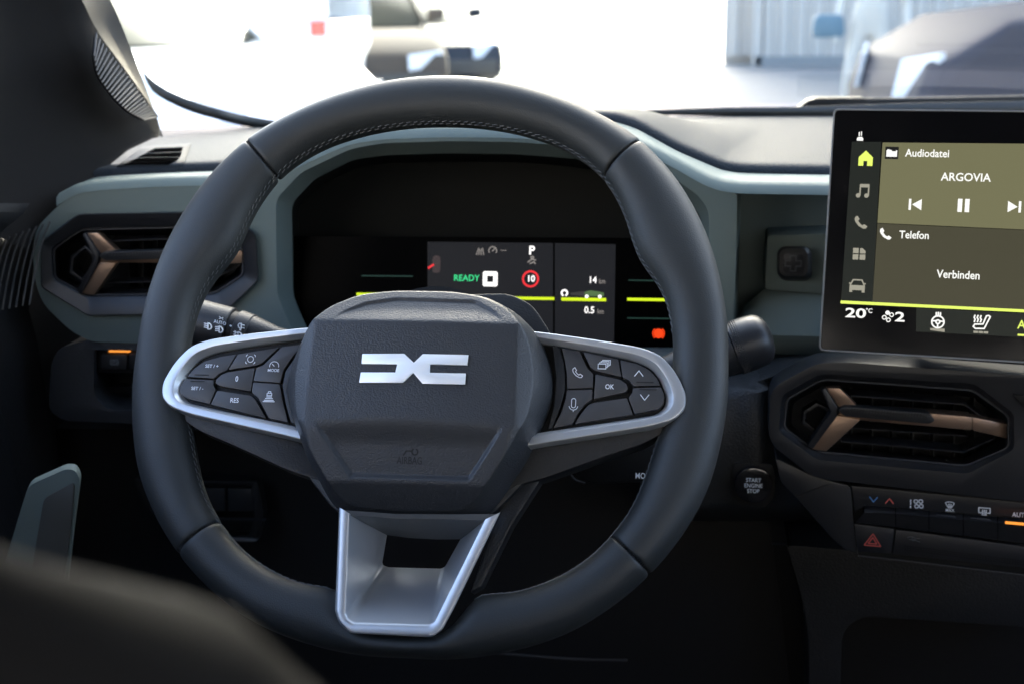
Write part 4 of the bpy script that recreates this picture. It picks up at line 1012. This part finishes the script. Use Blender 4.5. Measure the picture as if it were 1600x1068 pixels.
icon('side_lamp_symbol', sf(346, 497, sy + .001), .0018, strokes=[arc(-.8, 0, .4, -90, 90, 8), arc(.8, 0, .4, 90, 270, 8), [(-.2, 0), (.2, 0)]], w=.25, m_=WHITEP, parent=ls)
icon('fog_lamp_symbol', sf(373, 524, sy + .0025), .0029, strokes=[LAMP[0], [(-.4, .6), (-1.2, .6)], [(-.4, 0), (-1.2, 0)], [(-.4, -.6), (-1.2, -.6)], [(-.8, .9), (-.8, -.9)]], w=.22, m_=WHITEP, parent=ls, thick=.0008)
icon('fog_lamp_symbol', sf(377, 509.5, sy + .0035), .0022, strokes=[[(-x, y) for x, y in LAMP[0]], [(.4, .5), (1.1, .5)], [(.4, -.4), (1.1, -.4)]], w=.25, m_=WHITEP, parent=ls, thick=.0008)
icon('index_dot', sf(361, 509, sy + .0025), .0008, polys=[arc(0, 0, .8, 0, 360, 10)[:-1]], m_=WHITEP, parent=ls, thick=.0008)
icon('index_dot', sf(376, 515, sy + .003), .0008, polys=[arc(0, 0, .8, 0, 360, 10)[:-1]], m_=WHITEP, parent=ls, thick=.0008)
rs = empty('wiper_stalk', Y(1150, 545, .13), 'black wiper stalk with a knurled round knob, sticking out right of the wheel rim', 'stalk', 'steering column stalks')
w0, w1, w2 = Y(1040, 585, .10), Y(1145, 545, .105), Y(1196, 527, .108)
tube('stem', [w0, w0.lerp(w1, .6), w1], [.012, .015, .0172], DARK, rs, seg=36)
k0 = w1.lerp(w2, .02)
tube('knob', [w1, w1.lerp(w2, .3), w1.lerp(w2, .6), w1.lerp(w2, .82), w1.lerp(w2, .96), w1.lerp(w2, 1.07), w1.lerp(w2, 1.15), w1.lerp(w2, 1.19)], [.0178, .0183, .0180, .0174, .0160, .0135, .0095, .004], BEZEL, rs, seg=48, smooth=60)
dv = (w2 - w1).normalized(); aa = dv.orthogonal().normalized(); bb = dv.cross(aa)
kv = []; kf = []
for i in range(72):
    for j in range(4):
        t = 2 * math.pi * i / 72; c0 = w1 + dv * (.0022 + j * .0014)
        rr = .0181; u0 = (aa * math.cos(t) + bb * math.sin(t)); s0 = (-aa * math.sin(t) + bb * math.cos(t))
        b = len(kv); e = .00045
        kv += [c0 + u0 * rr + s0 * e - dv * e, c0 + u0 * rr - s0 * e - dv * e, c0 + u0 * rr - s0 * e + dv * e, c0 + u0 * rr + s0 * e + dv * e, c0 + u0 * (rr + .0005)]
        kf += [(b, b + 1, b + 4), (b + 1, b + 2, b + 4), (b + 2, b + 3, b + 4), (b + 3, b, b + 4)]
link('knurling', kv, kf, DARK, rs, kind='stuff', smooth=None)
ap = empty('audio_pod', Y(970, 720, .08), 'dark audio control pod with white MODE lettering, half hidden behind the right spoke', 'control pod')
prism('pod_body', fillet(gy([(893, 700), (1030, 680), (1030, 752), (925, 757), (898, 745)], .07), .006, 4), (0, .05, 0), BLACK, ap, bev=.003)
tube('pod_edge', crom(gy([(889, 725), (891, 738), (899, 749), (914, 754)], .068), 14), .0008, DARK, ap, seg=8)
text('lettering', 'MODE', frame(Y(1007, 743, .0695), (1, 0, 0), (0, .3, 1)), .0038, WHITEP, ap, sx=.8)

# =================================================================== A PILLAR, DOOR, SEAT
pt = empty('pillar_trim', Y(150, 150, .45), 'dark grey windscreen pillar trim with a ribbed insert left of the dashboard', 'pillar trim')
prow = [[(130, -60, 0.315), (172, 0, 0.346), (205, 78, 0.390), (232, 148, 0.427), (247, 190, 0.446), (255, 215, 0.452)],
        [(110, -60, 0.291), (150, 0, 0.315), (178, 60, 0.353), (215, 130, 0.396), (244, 185, 0.433), (250, 213, 0.446)],
        [(95, -60, 0.266), (128, 0, 0.278), (152, 48, 0.303), (200, 115, 0.340), (245, 184, 0.396), (248, 214, 0.427)],
        [(80, -60, 0.260), (110, 0, 0.269), (146, 90, 0.284), (165, 135, 0.303), (228, 190, 0.365), (247, 215, 0.396)],
        [(60, -60, 0.253), (80, 0, 0.260), (118, 90, 0.272), (148, 160, 0.291), (200, 212, 0.334), (238, 217, 0.377)],
        [(10, -60, 0.232), (15, 0, 0.240), (60, 110, 0.253), (100, 190, 0.266), (150, 240, 0.291), (200, 235, 0.328)],
        [(-60, -60, 0.176), (-60, 0, 0.176), (-20, 140, 0.208), (30, 230, 0.232), (90, 290, 0.253), (120, 300, 0.266)],
        [(-160, -60, 0.080), (-160, 60, 0.080), (-120, 220, 0.112), (-60, 320, 0.160), (0, 370, 0.192), (40, 390, 0.216)]]
def pl(r_): return crom([Y(a, b, c) for a, b, c in r_], 30)
loft('pillar_cover', [pl(prow[0]), pl(prow[1]), pl(prow[2])], PILLAR, pt, smooth=50)
loft('pillar_cloth', [pl(prow[i]) for i in range(2, 8)], CLOTH, pt, smooth=70)
# ribbed insert
E0 = [(151, 52, .27), (176, 86, .285), (200, 118, .305), (225, 153, .33), (246, 183, .36)]
E1 = [(147, 88, .255), (153, 118, .26), (173, 148, .275), (199, 174, .295), (224, 188, .32)]
ea = crom([Y(a, b, c) for a, b, c in E0], 24); eb = crom([Y(a, b, c) for a, b, c in E1], 24)
nrm = Vector((.55, -.8, .25)).normalized()
loft('insert_back', [[p for p in ea], [p.lerp(q, .5) - nrm * .0005 for p, q in zip(ea, eb)], [q for q in eb]], BLACK, pt, smooth=60, thick=.002)
for p, q in zip(ea, eb):
    tube('rib', [p + nrm * .0005, p.lerp(q, .5) + nrm * .0012, q + nrm * .0005], [.00075, .0008, .0007], mat('rib_grey', (.06, .055, .05), .5), pt, seg=6, smooth=60)
tube('insert_edge', [p + nrm * .0015 for p in ea], .0006, PILLAR, pt, seg=6)
dr = empty('door', Vector((-.42, 0, -.3)), 'dark front door lining with ribbed corner and a sage green pull handle, left edge', 'car door')
prism('door_panel', [(-.40, .42, .06), (-.385, .10, .075), (-.385, -1.1, .085), (-.385, -1.1, -.95), (-.40, .42, -.95)], (-.05, 0, 0), DOORM, dr, bev=.006)
loft('door_capping', [[Y(-60, 318, .12), Y(60, 318, .24), Y(100, 300, .30)], [Y(-60, 330, .10), Y(40, 332, .22), Y(70, 330, .25)], [Y(-60, 370, .12), Y(30, 360, .23), Y(52, 356, .25)]], DOORM, dr, smooth=50)
for k in range(9):
    x = -32 + k * 10.5
    P = [Y(x - 6, 492 - k * 2.0, .190), Y(x + 2, 445 - k * 2, .194), Y(x + 15, 398 - k * 3, .198), Y(x + 26, 372 - k * 4 + 6, .200)]
    tube('door_rib', crom(P, 8), .0008, mat('rib_plastic', (.05, .048, .046), .5), dr, seg=6, smooth=60)
loft('door_corner', [crom([Y(-60, 395, .16), Y(0, 384, .21), Y(58, 358, .25)], 12), crom([Y(-60, 500, .16), Y(0, 496, .21), Y(45, 486, .25)], 12), crom([Y(-60, 560, .15), Y(0, 550, .2), Y(60, 540, .25)], 12), crom([Y(-60, 700, .15), Y(0, 690, .2), Y(80, 660, .25)], 12), crom([Y(-60, 1100, .15), Y(0, 1100, .2), Y(80, 1100, .25)], 12)], DOORM, dr, smooth=50)
G1 = [(44, 758), (102, 732), (117, 733), (125, 748), (118, 800), (104, 920), (70, 1120), (-60, 1120), (10, 870)]
gd = fillet([Y(a, b, .05) for a, b in G1], [.006, .006, .005, .006, .01, .01, .001, .001, .01], 4)
prism('pull_handle', gd, (-.004, .012, 0), GREEN, dr, bev=.004, bseg=3)
prism('pull_handle_inner', fillet([Y(a, b, .0485) for a, b in [(68, 778), (116, 752), (112, 810), (98, 920), (60, 1120), (10, 1120)]], .004, 3), (0, .002, 0), mat('handle_insert', (.05, .052, .048), .6), dr, bev=.001)
seat = empty('driver_seat', Vector((-.05, -.70, -.4)), 'grey-brown cloth driver seat bolster, blurred in the lower left foreground', 'car seat')
# backrest as a rounded, tapering slab leaning back
rows = []
for k in range(33):
    t = k / 32
    z = -.50 + .667 * t
    hw = .235 - .02 * t
    if t > .90: hw -= .055 * (1 - math.sqrt(max(0, 1 - ((t - .90) / .10) ** 2)))
    hd = .05 * (math.sqrt(max(0.01, 1 - ((t - .90) / .10) ** 2)) if t > .90 else 1)
    c = Vector((-.084, -.42 - .27 * t, z - .0088))
    rows.append([c + Vector((math.copysign(abs(math.cos(a)) ** .7, math.cos(a)) * hw, math.copysign(abs(math.sin(a)) ** .8, math.sin(a)) * hd, 0)) for a in [2 * math.pi * j / 40 for j in range(40)]])
loft('backrest', rows, SEATM, seat, closed=True, caps=True, smooth=80)
box('seat_cushion', (-.05, -.28, -.62), (.50, .52, .16), SEATM, seat, bev=.05, bseg=4)

# =================================================================== WINDSCREEN AND CABIN SHELL
glassm = bpy.data.materials.new('window_glass'); glassm.use_nodes = True
n = glassm.node_tree; n.nodes.clear()
o_ = n.nodes.new('ShaderNodeOutputMaterial'); tr_ = n.nodes.new('ShaderNodeBsdfTransparent'); gl = n.nodes.new('ShaderNodeBsdfGlossy'); mx = n.nodes.new('ShaderNodeMixShader'); fr_ = n.nodes.new('ShaderNodeLayerWeight'); pw = n.nodes.new('ShaderNodeMath'); ml = n.nodes.new('ShaderNodeMath')
tr_.inputs[0].default_value = (.88, .95, .915, 1); gl.inputs['Roughness'].default_value = 0.02; pw.operation = 'POWER'; pw.inputs[1].default_value = 5.0; ml.operation = 'MULTIPLY_ADD'; ml.inputs[1].default_value = .6; ml.inputs[2].default_value = .05
n.links.new(fr_.outputs['Facing'], pw.inputs[0]); n.links.new(pw.outputs[0], ml.inputs[0]); n.links.new(ml.outputs[0], mx.inputs[0]); n.links.new(tr_.outputs[0], mx.inputs[1]); n.links.new(gl.outputs[0], mx.inputs[2]); n.links.new(mx.outputs[0], o_.inputs[0])
wsn = empty('windscreen', Vector((.37, .80, .08)), 'wide curved car windscreen with a black dotted border along its base', 'windscreen')
def ws(x, t):
    e = min(1, abs(x - .37) / .80)
    b_ = Vector((x, .86 - .22 * e ** 2.4, .085 + .02 * e ** 3)); tp_ = Vector((.37 + (x - .37) * .86, .02 - .05 * e ** 2, .50 - .03 * e ** 2))
    return b_.lerp(tp_, t)
loft('glass_pane', [[ws(-.43 + 1.6 * i / 40, t / 8) for i in range(41)] for t in range(9)], glassm, wsn, smooth=80)
FRIT = mat('black_frit', (.02, .02, .018), .5)
fu = [(222, 108), (235, 124), (262, 142), (300, 158), (340, 170), (385, 181), (440, 190), (520, 196), (700, 200)]
flw = [(225, 119), (238, 143), (266, 161), (301, 176), (340, 187), (385, 198), (440, 204), (520, 210), (700, 215)]
loft('frit_band', [crom([Y(a, b, .645) if a < 350 else Y(a, b, .66 + (min(a, 600) - 350) * .0003) for a, b in q], 40) for q in (fu, flw)], FRIT, wsn, thick=.002)
fu = [(900, 174), (1000, 172.5), (1130, 168), (1260, 167), (1400, 162), (1700, 156)]; flw = [(900, 182), (1000, 180), (1130, 182), (1260, 184), (1400, 186), (1700, 190)]
loft('frit_band', [crom([Y(a, b, .80) for a, b in q], 24) for q in (fu, flw)], FRIT, wsn, thick=.002)
wa = empty('windscreen_wiper', Y(1310, 160, .83), 'black wiper arm mount lying at the foot of the windscreen left of the touchscreen top', 'wiper')
prism('arm_cover', fillet(gy([(1245, 171), (1262, 158), (1275, 154), (1350, 153.5), (1360, 160), (1362, 172)], .82), .003, 3), (0, .03, 0), BLACK, wa, bev=.003)
tube('wiper_rod', gy([(1340, 160), (1450, 159), (1600, 156), (1700, 154)], .84), .005, BLACK, wa, seg=10)

body = empty('car_body', Vector((.37, -.8, GROUND)), 'dark cabin shell of the car: roof, doors, floor and rear around the dashboard', 'car')
HL = mat('headliner', (.16, .155, .15), .9, bump=('noise', 900, .3, .0004))
CARP = mat('carpet', (.02, .02, .02), .95, bump=('noise', 600, .5, .001))
prism('roof', [(-.33, .0, .49), (1.07, .0, .49), (1.10, -2.4, .50), (-.36, -2.4, .50)], (0, 0, .05), HL, body, bev=.01)
prism('floor', [(-.45, .95, -.80), (1.2, .95, -.80), (1.2, -2.6, -.80), (-.45, -2.6, -.80)], (0, 0, -.05), CARP, body)
prism('firewall', [(-.45, .80, .06), (1.2, .80, .06), (1.2, .80, -.80), (-.45, .80, -.80)], (0, .03, 0), CARP, body)
prism('right_door', [(1.13, .6, .06), (1.13, -2.5, .09), (1.13, -2.5, -.80), (1.13, .6, -.80)], (.05, 0, 0), DOORM, body)
prism('rear_side', [(-.44, -1.1, .09), (-.44, -2.5, .09), (-.44, -2.5, -.80), (-.44, -1.1, -.80)], (.05, 0, 0), DOORM, body)
for x in (-.40, 1.11):
    for y in (-1.05, -2.2):
        prism('door_pillar', [(x, y, .07), (x, y - .12, .07), (x, y - .12, .50), (x, y, .50)], (.03, 0, 0), HL, body)
prism('right_front_pillar', [(1.12, .62, .07), (1.14, .56, .07), (1.03, -.02, .50), (.99, .03, .50)], (.04, 0, 0), HL, body)
prism('left_front_pillar', [Vector((-.47, .66, .06)), Vector((-.47, .50, .06)), Vector((-.38, -.10, .50)), Vector((-.36, .03, .50))], (-.03, 0, 0), HL, body)
prism('rear_hatch', [(-.42, -2.5, .10), (1.16, -2.5, .10), (1.16, -2.5, -.80), (-.42, -2.5, -.80)], (0, .05, 0), DOORM, body)
prism('rear_seat', [(-.35, -1.75, -.02), (1.09, -1.75, -.02), (1.09, -1.6, -.7), (-.35, -1.6, -.7)], (0, -.12, 0), SEATM, body, bev=.03)
prism('passenger_backrest', fillet([(.48, -.72, -.6), (.98, -.72, -.6), (.96, -.85, .02), (.86, -.88, .08), (.60, -.88, .08), (.50, -.85, .02)], .04, 3), (0, -.1, 0), SEATM, body, bev=.02)

# =================================================================== OUTSIDE
def tex_mat(name, c1, c2, scale, rough=.8, spec=.3):
    mt = bpy.data.materials.new(name); mt.use_nodes = True; n = mt.node_tree; b = n.nodes['Principled BSDF']
    tc = n.nodes.new('ShaderNodeTexCoord'); ns = n.nodes.new('ShaderNodeTexNoise'); ns.inputs['Scale'].default_value = scale; ns.inputs['Detail'].default_value = 8
    cr = n.nodes.new('ShaderNodeMix'); cr.data_type = 'RGBA'; cr.inputs[6].default_value = (*c1, 1); cr.inputs[7].default_value = (*c2, 1)
    n.links.new(tc.outputs['Object'], ns.inputs['Vector']); n.links.new(ns.outputs[0], cr.inputs[0]); n.links.new(cr.outputs[2], b.inputs['Base Color'])
    b.inputs['Roughness'].default_value = rough; b.inputs['Specular IOR Level'].default_value = spec
    return mt
g_ = link('ground', [(-300, -300, GROUND), (300, -300, GROUND), (300, 300, GROUND), (-300, 300, GROUND)], [(0, 1, 2, 3)], tex_mat('asphalt', (.13, .127, .122), (.19, .185, .178), 3.0), smooth=None)
g_['kind'] = 'structure'
# corrugated hall
hall = empty('corrugated_hall', Vector((5, 22, GROUND)), 'tall pale corrugated metal hall behind the parking area', 'building')
HALLM = mat('hall_metal', (.40, .365, .33), .55, metal=.1)
hx0 = Y(1130, 100, 24.6).x
def corr(x0, x1, y, z0, z1, pitch=.28, dep=.06):
    P = []; x = x0; k = 0
    while x < x1:
        P += [(x, y), (x + pitch * .38, y), (x + pitch * .5, y - dep), (x + pitch * .88, y - dep)]; x += pitch
    P.append((x, y)); return [[Vector((a, b, z)) for a, b in P] for z in (z0, z1)]
hx1 = Y(1180, 100, 24.2).x
loft('cladding', corr(hx0, hx0 + 2.5, 24.6, GROUND + .15, 19), HALLM, hall, smooth=None)
loft('cladding', corr(hx1, 30, 24.3, GROUND + .15, 19), HALLM, hall, smooth=None)
prism('plinth', [(hx1, 24.2, GROUND), (30, 24.2, GROUND), (30, 24.2, GROUND + .16), (hx1, 24.2, GROUND + .16)], (0, .3, 0), mat('plinth_concrete', (.2, .2, .2), .9), hall)
prism('hall_core', [(hx0, 24.8, GROUND), (30, 24.8, GROUND), (30, 60, GROUND), (hx0 + 6, 60, GROUND)], (0, 0, 20), HALLM, hall)
prism('corner_trim', [(hx1 - .05, 24.2, GROUND), (hx1 + .1, 24.2, GROUND), (hx1 + .1, 24.2, 19), (hx1 - .05, 24.2, 19)], (0, 1.1, 0), HALLM, hall)
prism('roof_trim', [(hx0 - .1, 24.1, 18.8), (30, 24.1, 18.8), (30, 24.1, 19.3), (hx0 - .1, 24.1, 19.3)], (0, 1.4, 0), mat('roof_trim_metal', (.12, .12, .13), .5), hall)

def car(name, label, loc, rz, paint, L=4.3, W=1.8, H=1.5, kind='suv', group='cars parked around the yard', light=None, mirror=None):
    root = empty(name, (loc[0], loc[1], GROUND), label, 'car' if kind != 'van' else 'van', group)
    mz = Matrix.Rotation(rz, 3, 'Z')
    def P(x, y, z): return root.location + mz @ Vector((x, y, z))
    # side profile (x forward), lower body sections across the width
    bh = H * (.62 if kind != 'van' else .50)
    prof = [(-L / 2, .35), (-L / 2, bh * .75), (-L / 2 + .08, bh), (-L * .28, bh + .02), (L * .17, bh), (L * .40, bh * .90), (L * .485, bh * .72), (L / 2, bh * .55), (L / 2, .32), (L * .47, .22), (-L * .47, .22)]
    if kind == 'van': prof = [(-L / 2, .35), (-L / 2, bh), (L * .25, bh), (L * .43, bh * .92), (L / 2, bh * .65), (L / 2, .3), (L * .47, .22), (-L * .47, .22)]
    rows = []
    for s, k in ((-1, .93), (-.96, .975), (-.85, 1.0), (.85, 1.0), (.96, .975), (1, .93)):
        cz = bh * .55
        rows.append([P(x * (k if abs(x) > L * .4 else 1), s * W / 2, cz + (z - cz) * (1 if abs(s) < .9 else k)) for x, z in prof])
    loft('body', rows, paint, root, closed=False, caps=True, bev=.02, smooth=50)
    # greenhouse
    GL = mat('car_window', (.03, .03, .02), .4, spec=.08)
    if kind == 'van': top = [(-L / 2 + .02, H), (L * .12, H), (L * .32, bh), (-L / 2 + .02, bh)]
    else: top = [(-L * .44, H * .93), (-L * .36, H), (-.02 * L, H), (L * .19, bh), (-L * .475, bh)]
    rows = [[P(x, s * W / 2 * (.80 if z > bh + .1 else .95), z) for x, z in top] for s in (-1, 1)]
    loft('glasshouse', rows, GL if kind != 'van' else paint, root, caps=True, bev=.04, smooth=50)
    prism('roof', [P(x, s * W * .39, H - .01) for x, s in ((-L * .40, -1), (-L * .03, -1), (-L * .03, 1), (-L * .40, 1))], (0, 0, .035), paint, root, bev=.015)
    for s in (-1, 1):
        y_ = s * W / 2
        # pillars
        if kind != 'van':
            for xa, xb in ((L * .185, -L * .03), (-L * .08, -L * .10), (-L * .30, -L * .33)):
                prism('pillar', [P(xa + .05, y_ * .955, bh - .01), P(xb + .05, y_ * .805, H - .01), P(xb - .05, y_ * .805, H - .01), P(xa - .05, y_ * .955, bh - .01)], mz @ Vector((0, s * .015, 0)), paint, root)
        else:
            prism('window', [P(L * .08, y_ * .94, H * .85), P(L * .14, y_ * .92, H * .85), P(L * .26, y_ * .96, bh + .06), P(L * .0, y_ * .96, bh + .06)], mz @ Vector((0, s * .03, 0)), GL, root)
        for wx in (L * .30, -L * .30):
            c = P(wx, y_ * .93, .33)
            ay = mz @ Vector((0, s, 0))
            tube('wheel_arch', [c - ay * .02, c + ay * .075], [.40, .39], mat('arch_plastic', (.02, .02, .02), .7), root, seg=28)
            w_ = tube('wheel', [c - ay * .1, c - ay * .02 + ay * .08, c + ay * .10], [.32, .33, .29], mat('tyre_rubber', (.02, .02, .02), .8), root, seg=28)
            tube('rim', [c + ay * .09, c + ay * .112], [.22, .20], mat('wheel_alloy', (.5, .5, .5), .3, metal=.8), w_, seg=20)
        prism('headlight', [P(L * .492, s * W * .25, bh * .72), P(L * .47, s * W * .46, bh * .76), P(L * .47, s * W * .46, bh * .58), P(L * .502, s * W * .25, bh * .55)], mz @ Vector((.03, 0, 0)), mat('headlamp_glass', (.6, .62, .65), .1, coat=.5), root)
        if kind != 'van': prism('tail_light', [P(-L * .49, s * W * .30, bh * .95), P(-L * .49, s * W * .46, bh * .95), P(-L * .49, s * W * .46, bh * .65), P(-L * .49, s * W * .30, bh * .65)], mz @ Vector((-.05, 0, 0)), mat('tail_lamp', (.6, .02, .02), .2), root)
        prism('mirror', fillet([P(L * .15, y_ * 1.02, bh + .05), P(L * .15, y_ * 1.22, bh + .07), P(L * .15, y_ * 1.22, bh + .20), P(L * .15, y_ * 1.02, bh + .19)], .03, 3), mz @ Vector((.09, 0, 0)), mirror or paint, root, bev=.015)
    if kind == 'van': prism('side_lamp', [P(-L * .495, W / 2 + .01, .92), P(-L * .465, W / 2 + .01, .92), P(-L * .465, W / 2 + .01, 1.05), P(-L * .495, W / 2 + .01, 1.05)], mz @ Vector((0, .03, 0)), mat('tail_lamp', (.6, .02, .02), .2), root)
    prism('bumper', [P(L * .49, -W * .42, .30), P(L * .49, W * .42, .30), P(L * .50, W * .42, .48), P(L * .50, -W * .42, .48)], mz @ Vector((.04, 0, 0)), mat('bumper_plastic', (.04, .04, .04), .6), root, bev=.01)
    return root
WHT = mat('white_paint', (.80, .80, .79), .25, coat=.8)
SLV = mat('silver_paint', (.065, .054, .045), .8, spec=.04)
DRK = mat('dark_blue_paint', (.012, .014, .020), .35, spec=.25)
GRY = mat('grey_violet_paint', (.058, .054, .062), .6, spec=.06)
car('parked_car', 'white car parked side-on close in front, its bonnet glaring in the sun', (-3.85, 8.3), R(-28), WHT, L=3.7, H=1.6)
car('parked_van', 'white van with a small red tail light standing beyond the white car', (-5.80, 13.3), R(180), WHT, L=4.9, H=2.1, kind='van')
car('parked_car', 'beige silver car with round wheel arches, partly above the steering wheel rim', (-4.05, 15.5), R(-68), SLV, L=3.8, H=1.5)
car('parked_car', 'dark blue car with glinting headlamps right of the beige car', (-4.15, 18.5), R(-60), DRK, L=4.1, H=1.45)
car('parked_car', 'grey violet car in shade at the right behind the touchscreen', (3.45, 8.3), R(188), GRY, L=4.6, H=2.0, mirror=mat('blue_mirror', (.12, .28, .38), .3, coat=.5))

# person in pale clothes with a blue bag
def figure():
    p = empty('person', Vector((1.62, 12.9, GROUND)), 'person in pale clothes walking beside the grey violet car', 'person')
    b0 = p.location
    sk = bpy.data.meshes.new('figure'); 
    J = [(0, 0, .95), (.02, 0, 1.2), (.05, -.02, 1.42), (.06, -.03, 1.52), (.07, -.05, 1.66),
         (-.10, 0, .90), (-.17, -.06, .50), (-.20, .04, .09), (-.22, -.12, .04),
         (.10, 0, .90), (.20, -.08, .50), (.14, .10, .10), (.12, -.06, .05),
         (-.16, 0, 1.38), (-.26, -.02, 1.12), (-.30, -.10, .88), (-.31, -.12, .80),
         (.24, 0, 1.38), (.34, .03, 1.12), (.34, -.08, .90), (.34, -.10, .82)]
    E_ = [(0, 1), (1, 2), (2, 3), (3, 4), (0, 5), (5, 6), (6, 7), (7, 8), (0, 9), (9, 10), (10, 11), (11, 12), (2, 13), (13, 14), (14, 15), (15, 16), (2, 17), (17, 18), (18, 19), (19, 20)]
    rad = [.15, .14, .13, .055, .11, .10, .065, .045, .04, .10, .065, .045, .04, .06, .045, .035, .03, .06, .045, .035, .03]
    sk.from_pydata(J, E_, []); o = bpy.data.objects.new('figure', sk); COL.objects.link(o); o.parent = p
    sk.materials.append(mat('pale_clothes', (.50, .47, .42), .9))
    md = o.modifiers.new('skin', 'SKIN'); sl = o.data.skin_vertices[0].data
    for v, r_ in zip(sl, rad): v.radius = (r_, r_ * .85)
    sl[0].use_root = True
    o.modifiers.new('sub', 'SUBSURF').levels = 2
    o.modifiers['sub'].render_levels = 2
    bg_ = empty('bag', Vector((1.25, 12.8, GROUND + .62)), 'light blue bag at the side of the person in pale clothes', 'bag')
    prism('bag_body', fillet([Vector((1.10, 12.76, GROUND + .84)), Vector((1.40, 12.76, GROUND + .84)), Vector((1.38, 12.76, GROUND + 1.05)), Vector((1.12, 12.76, GROUND + 1.05))], .06, 4), (0, .14, 0), mat('blue_bag', (.11, .175, .22), .6, spec=.2), bg_, bev=.02)
figure()

rb_ = empty('added_bounce_building', Vector((0, -16, GROUND)), 'unseen pale building added behind the car to bounce sunlight into the cabin', 'building')  # added out of view; its sunlit wall throws neutral light into the cabin
RB = mat('bounce_render', (.22, .22, .215), .9, bump=('noise', 40, .3, .01))
prism('wall', [(-22, -16, GROUND), (14, -16, GROUND), (14, -16, 7), (-22, -16, 7)], (0, -8, 0), RB, rb_)
for k in range(8):
    prism('window', [(-20 + k * 4.2, -15.98, 1), (-18.4 + k * 4.2, -15.98, 1), (-18.4 + k * 4.2, -15.98, 2.6), (-20 + k * 4.2, -15.98, 2.6)], (0, .05, 0), mat('house_window', (.03, .035, .04), .1), rb_)
prism('roof', [(-22.4, -15.6, 7), (14.4, -15.6, 7), (14.4, -24.4, 7), (-22.4, -24.4, 7)], (0, 0, .4), mat('roof_sheet', (.12, .10, .09), .8), rb_)
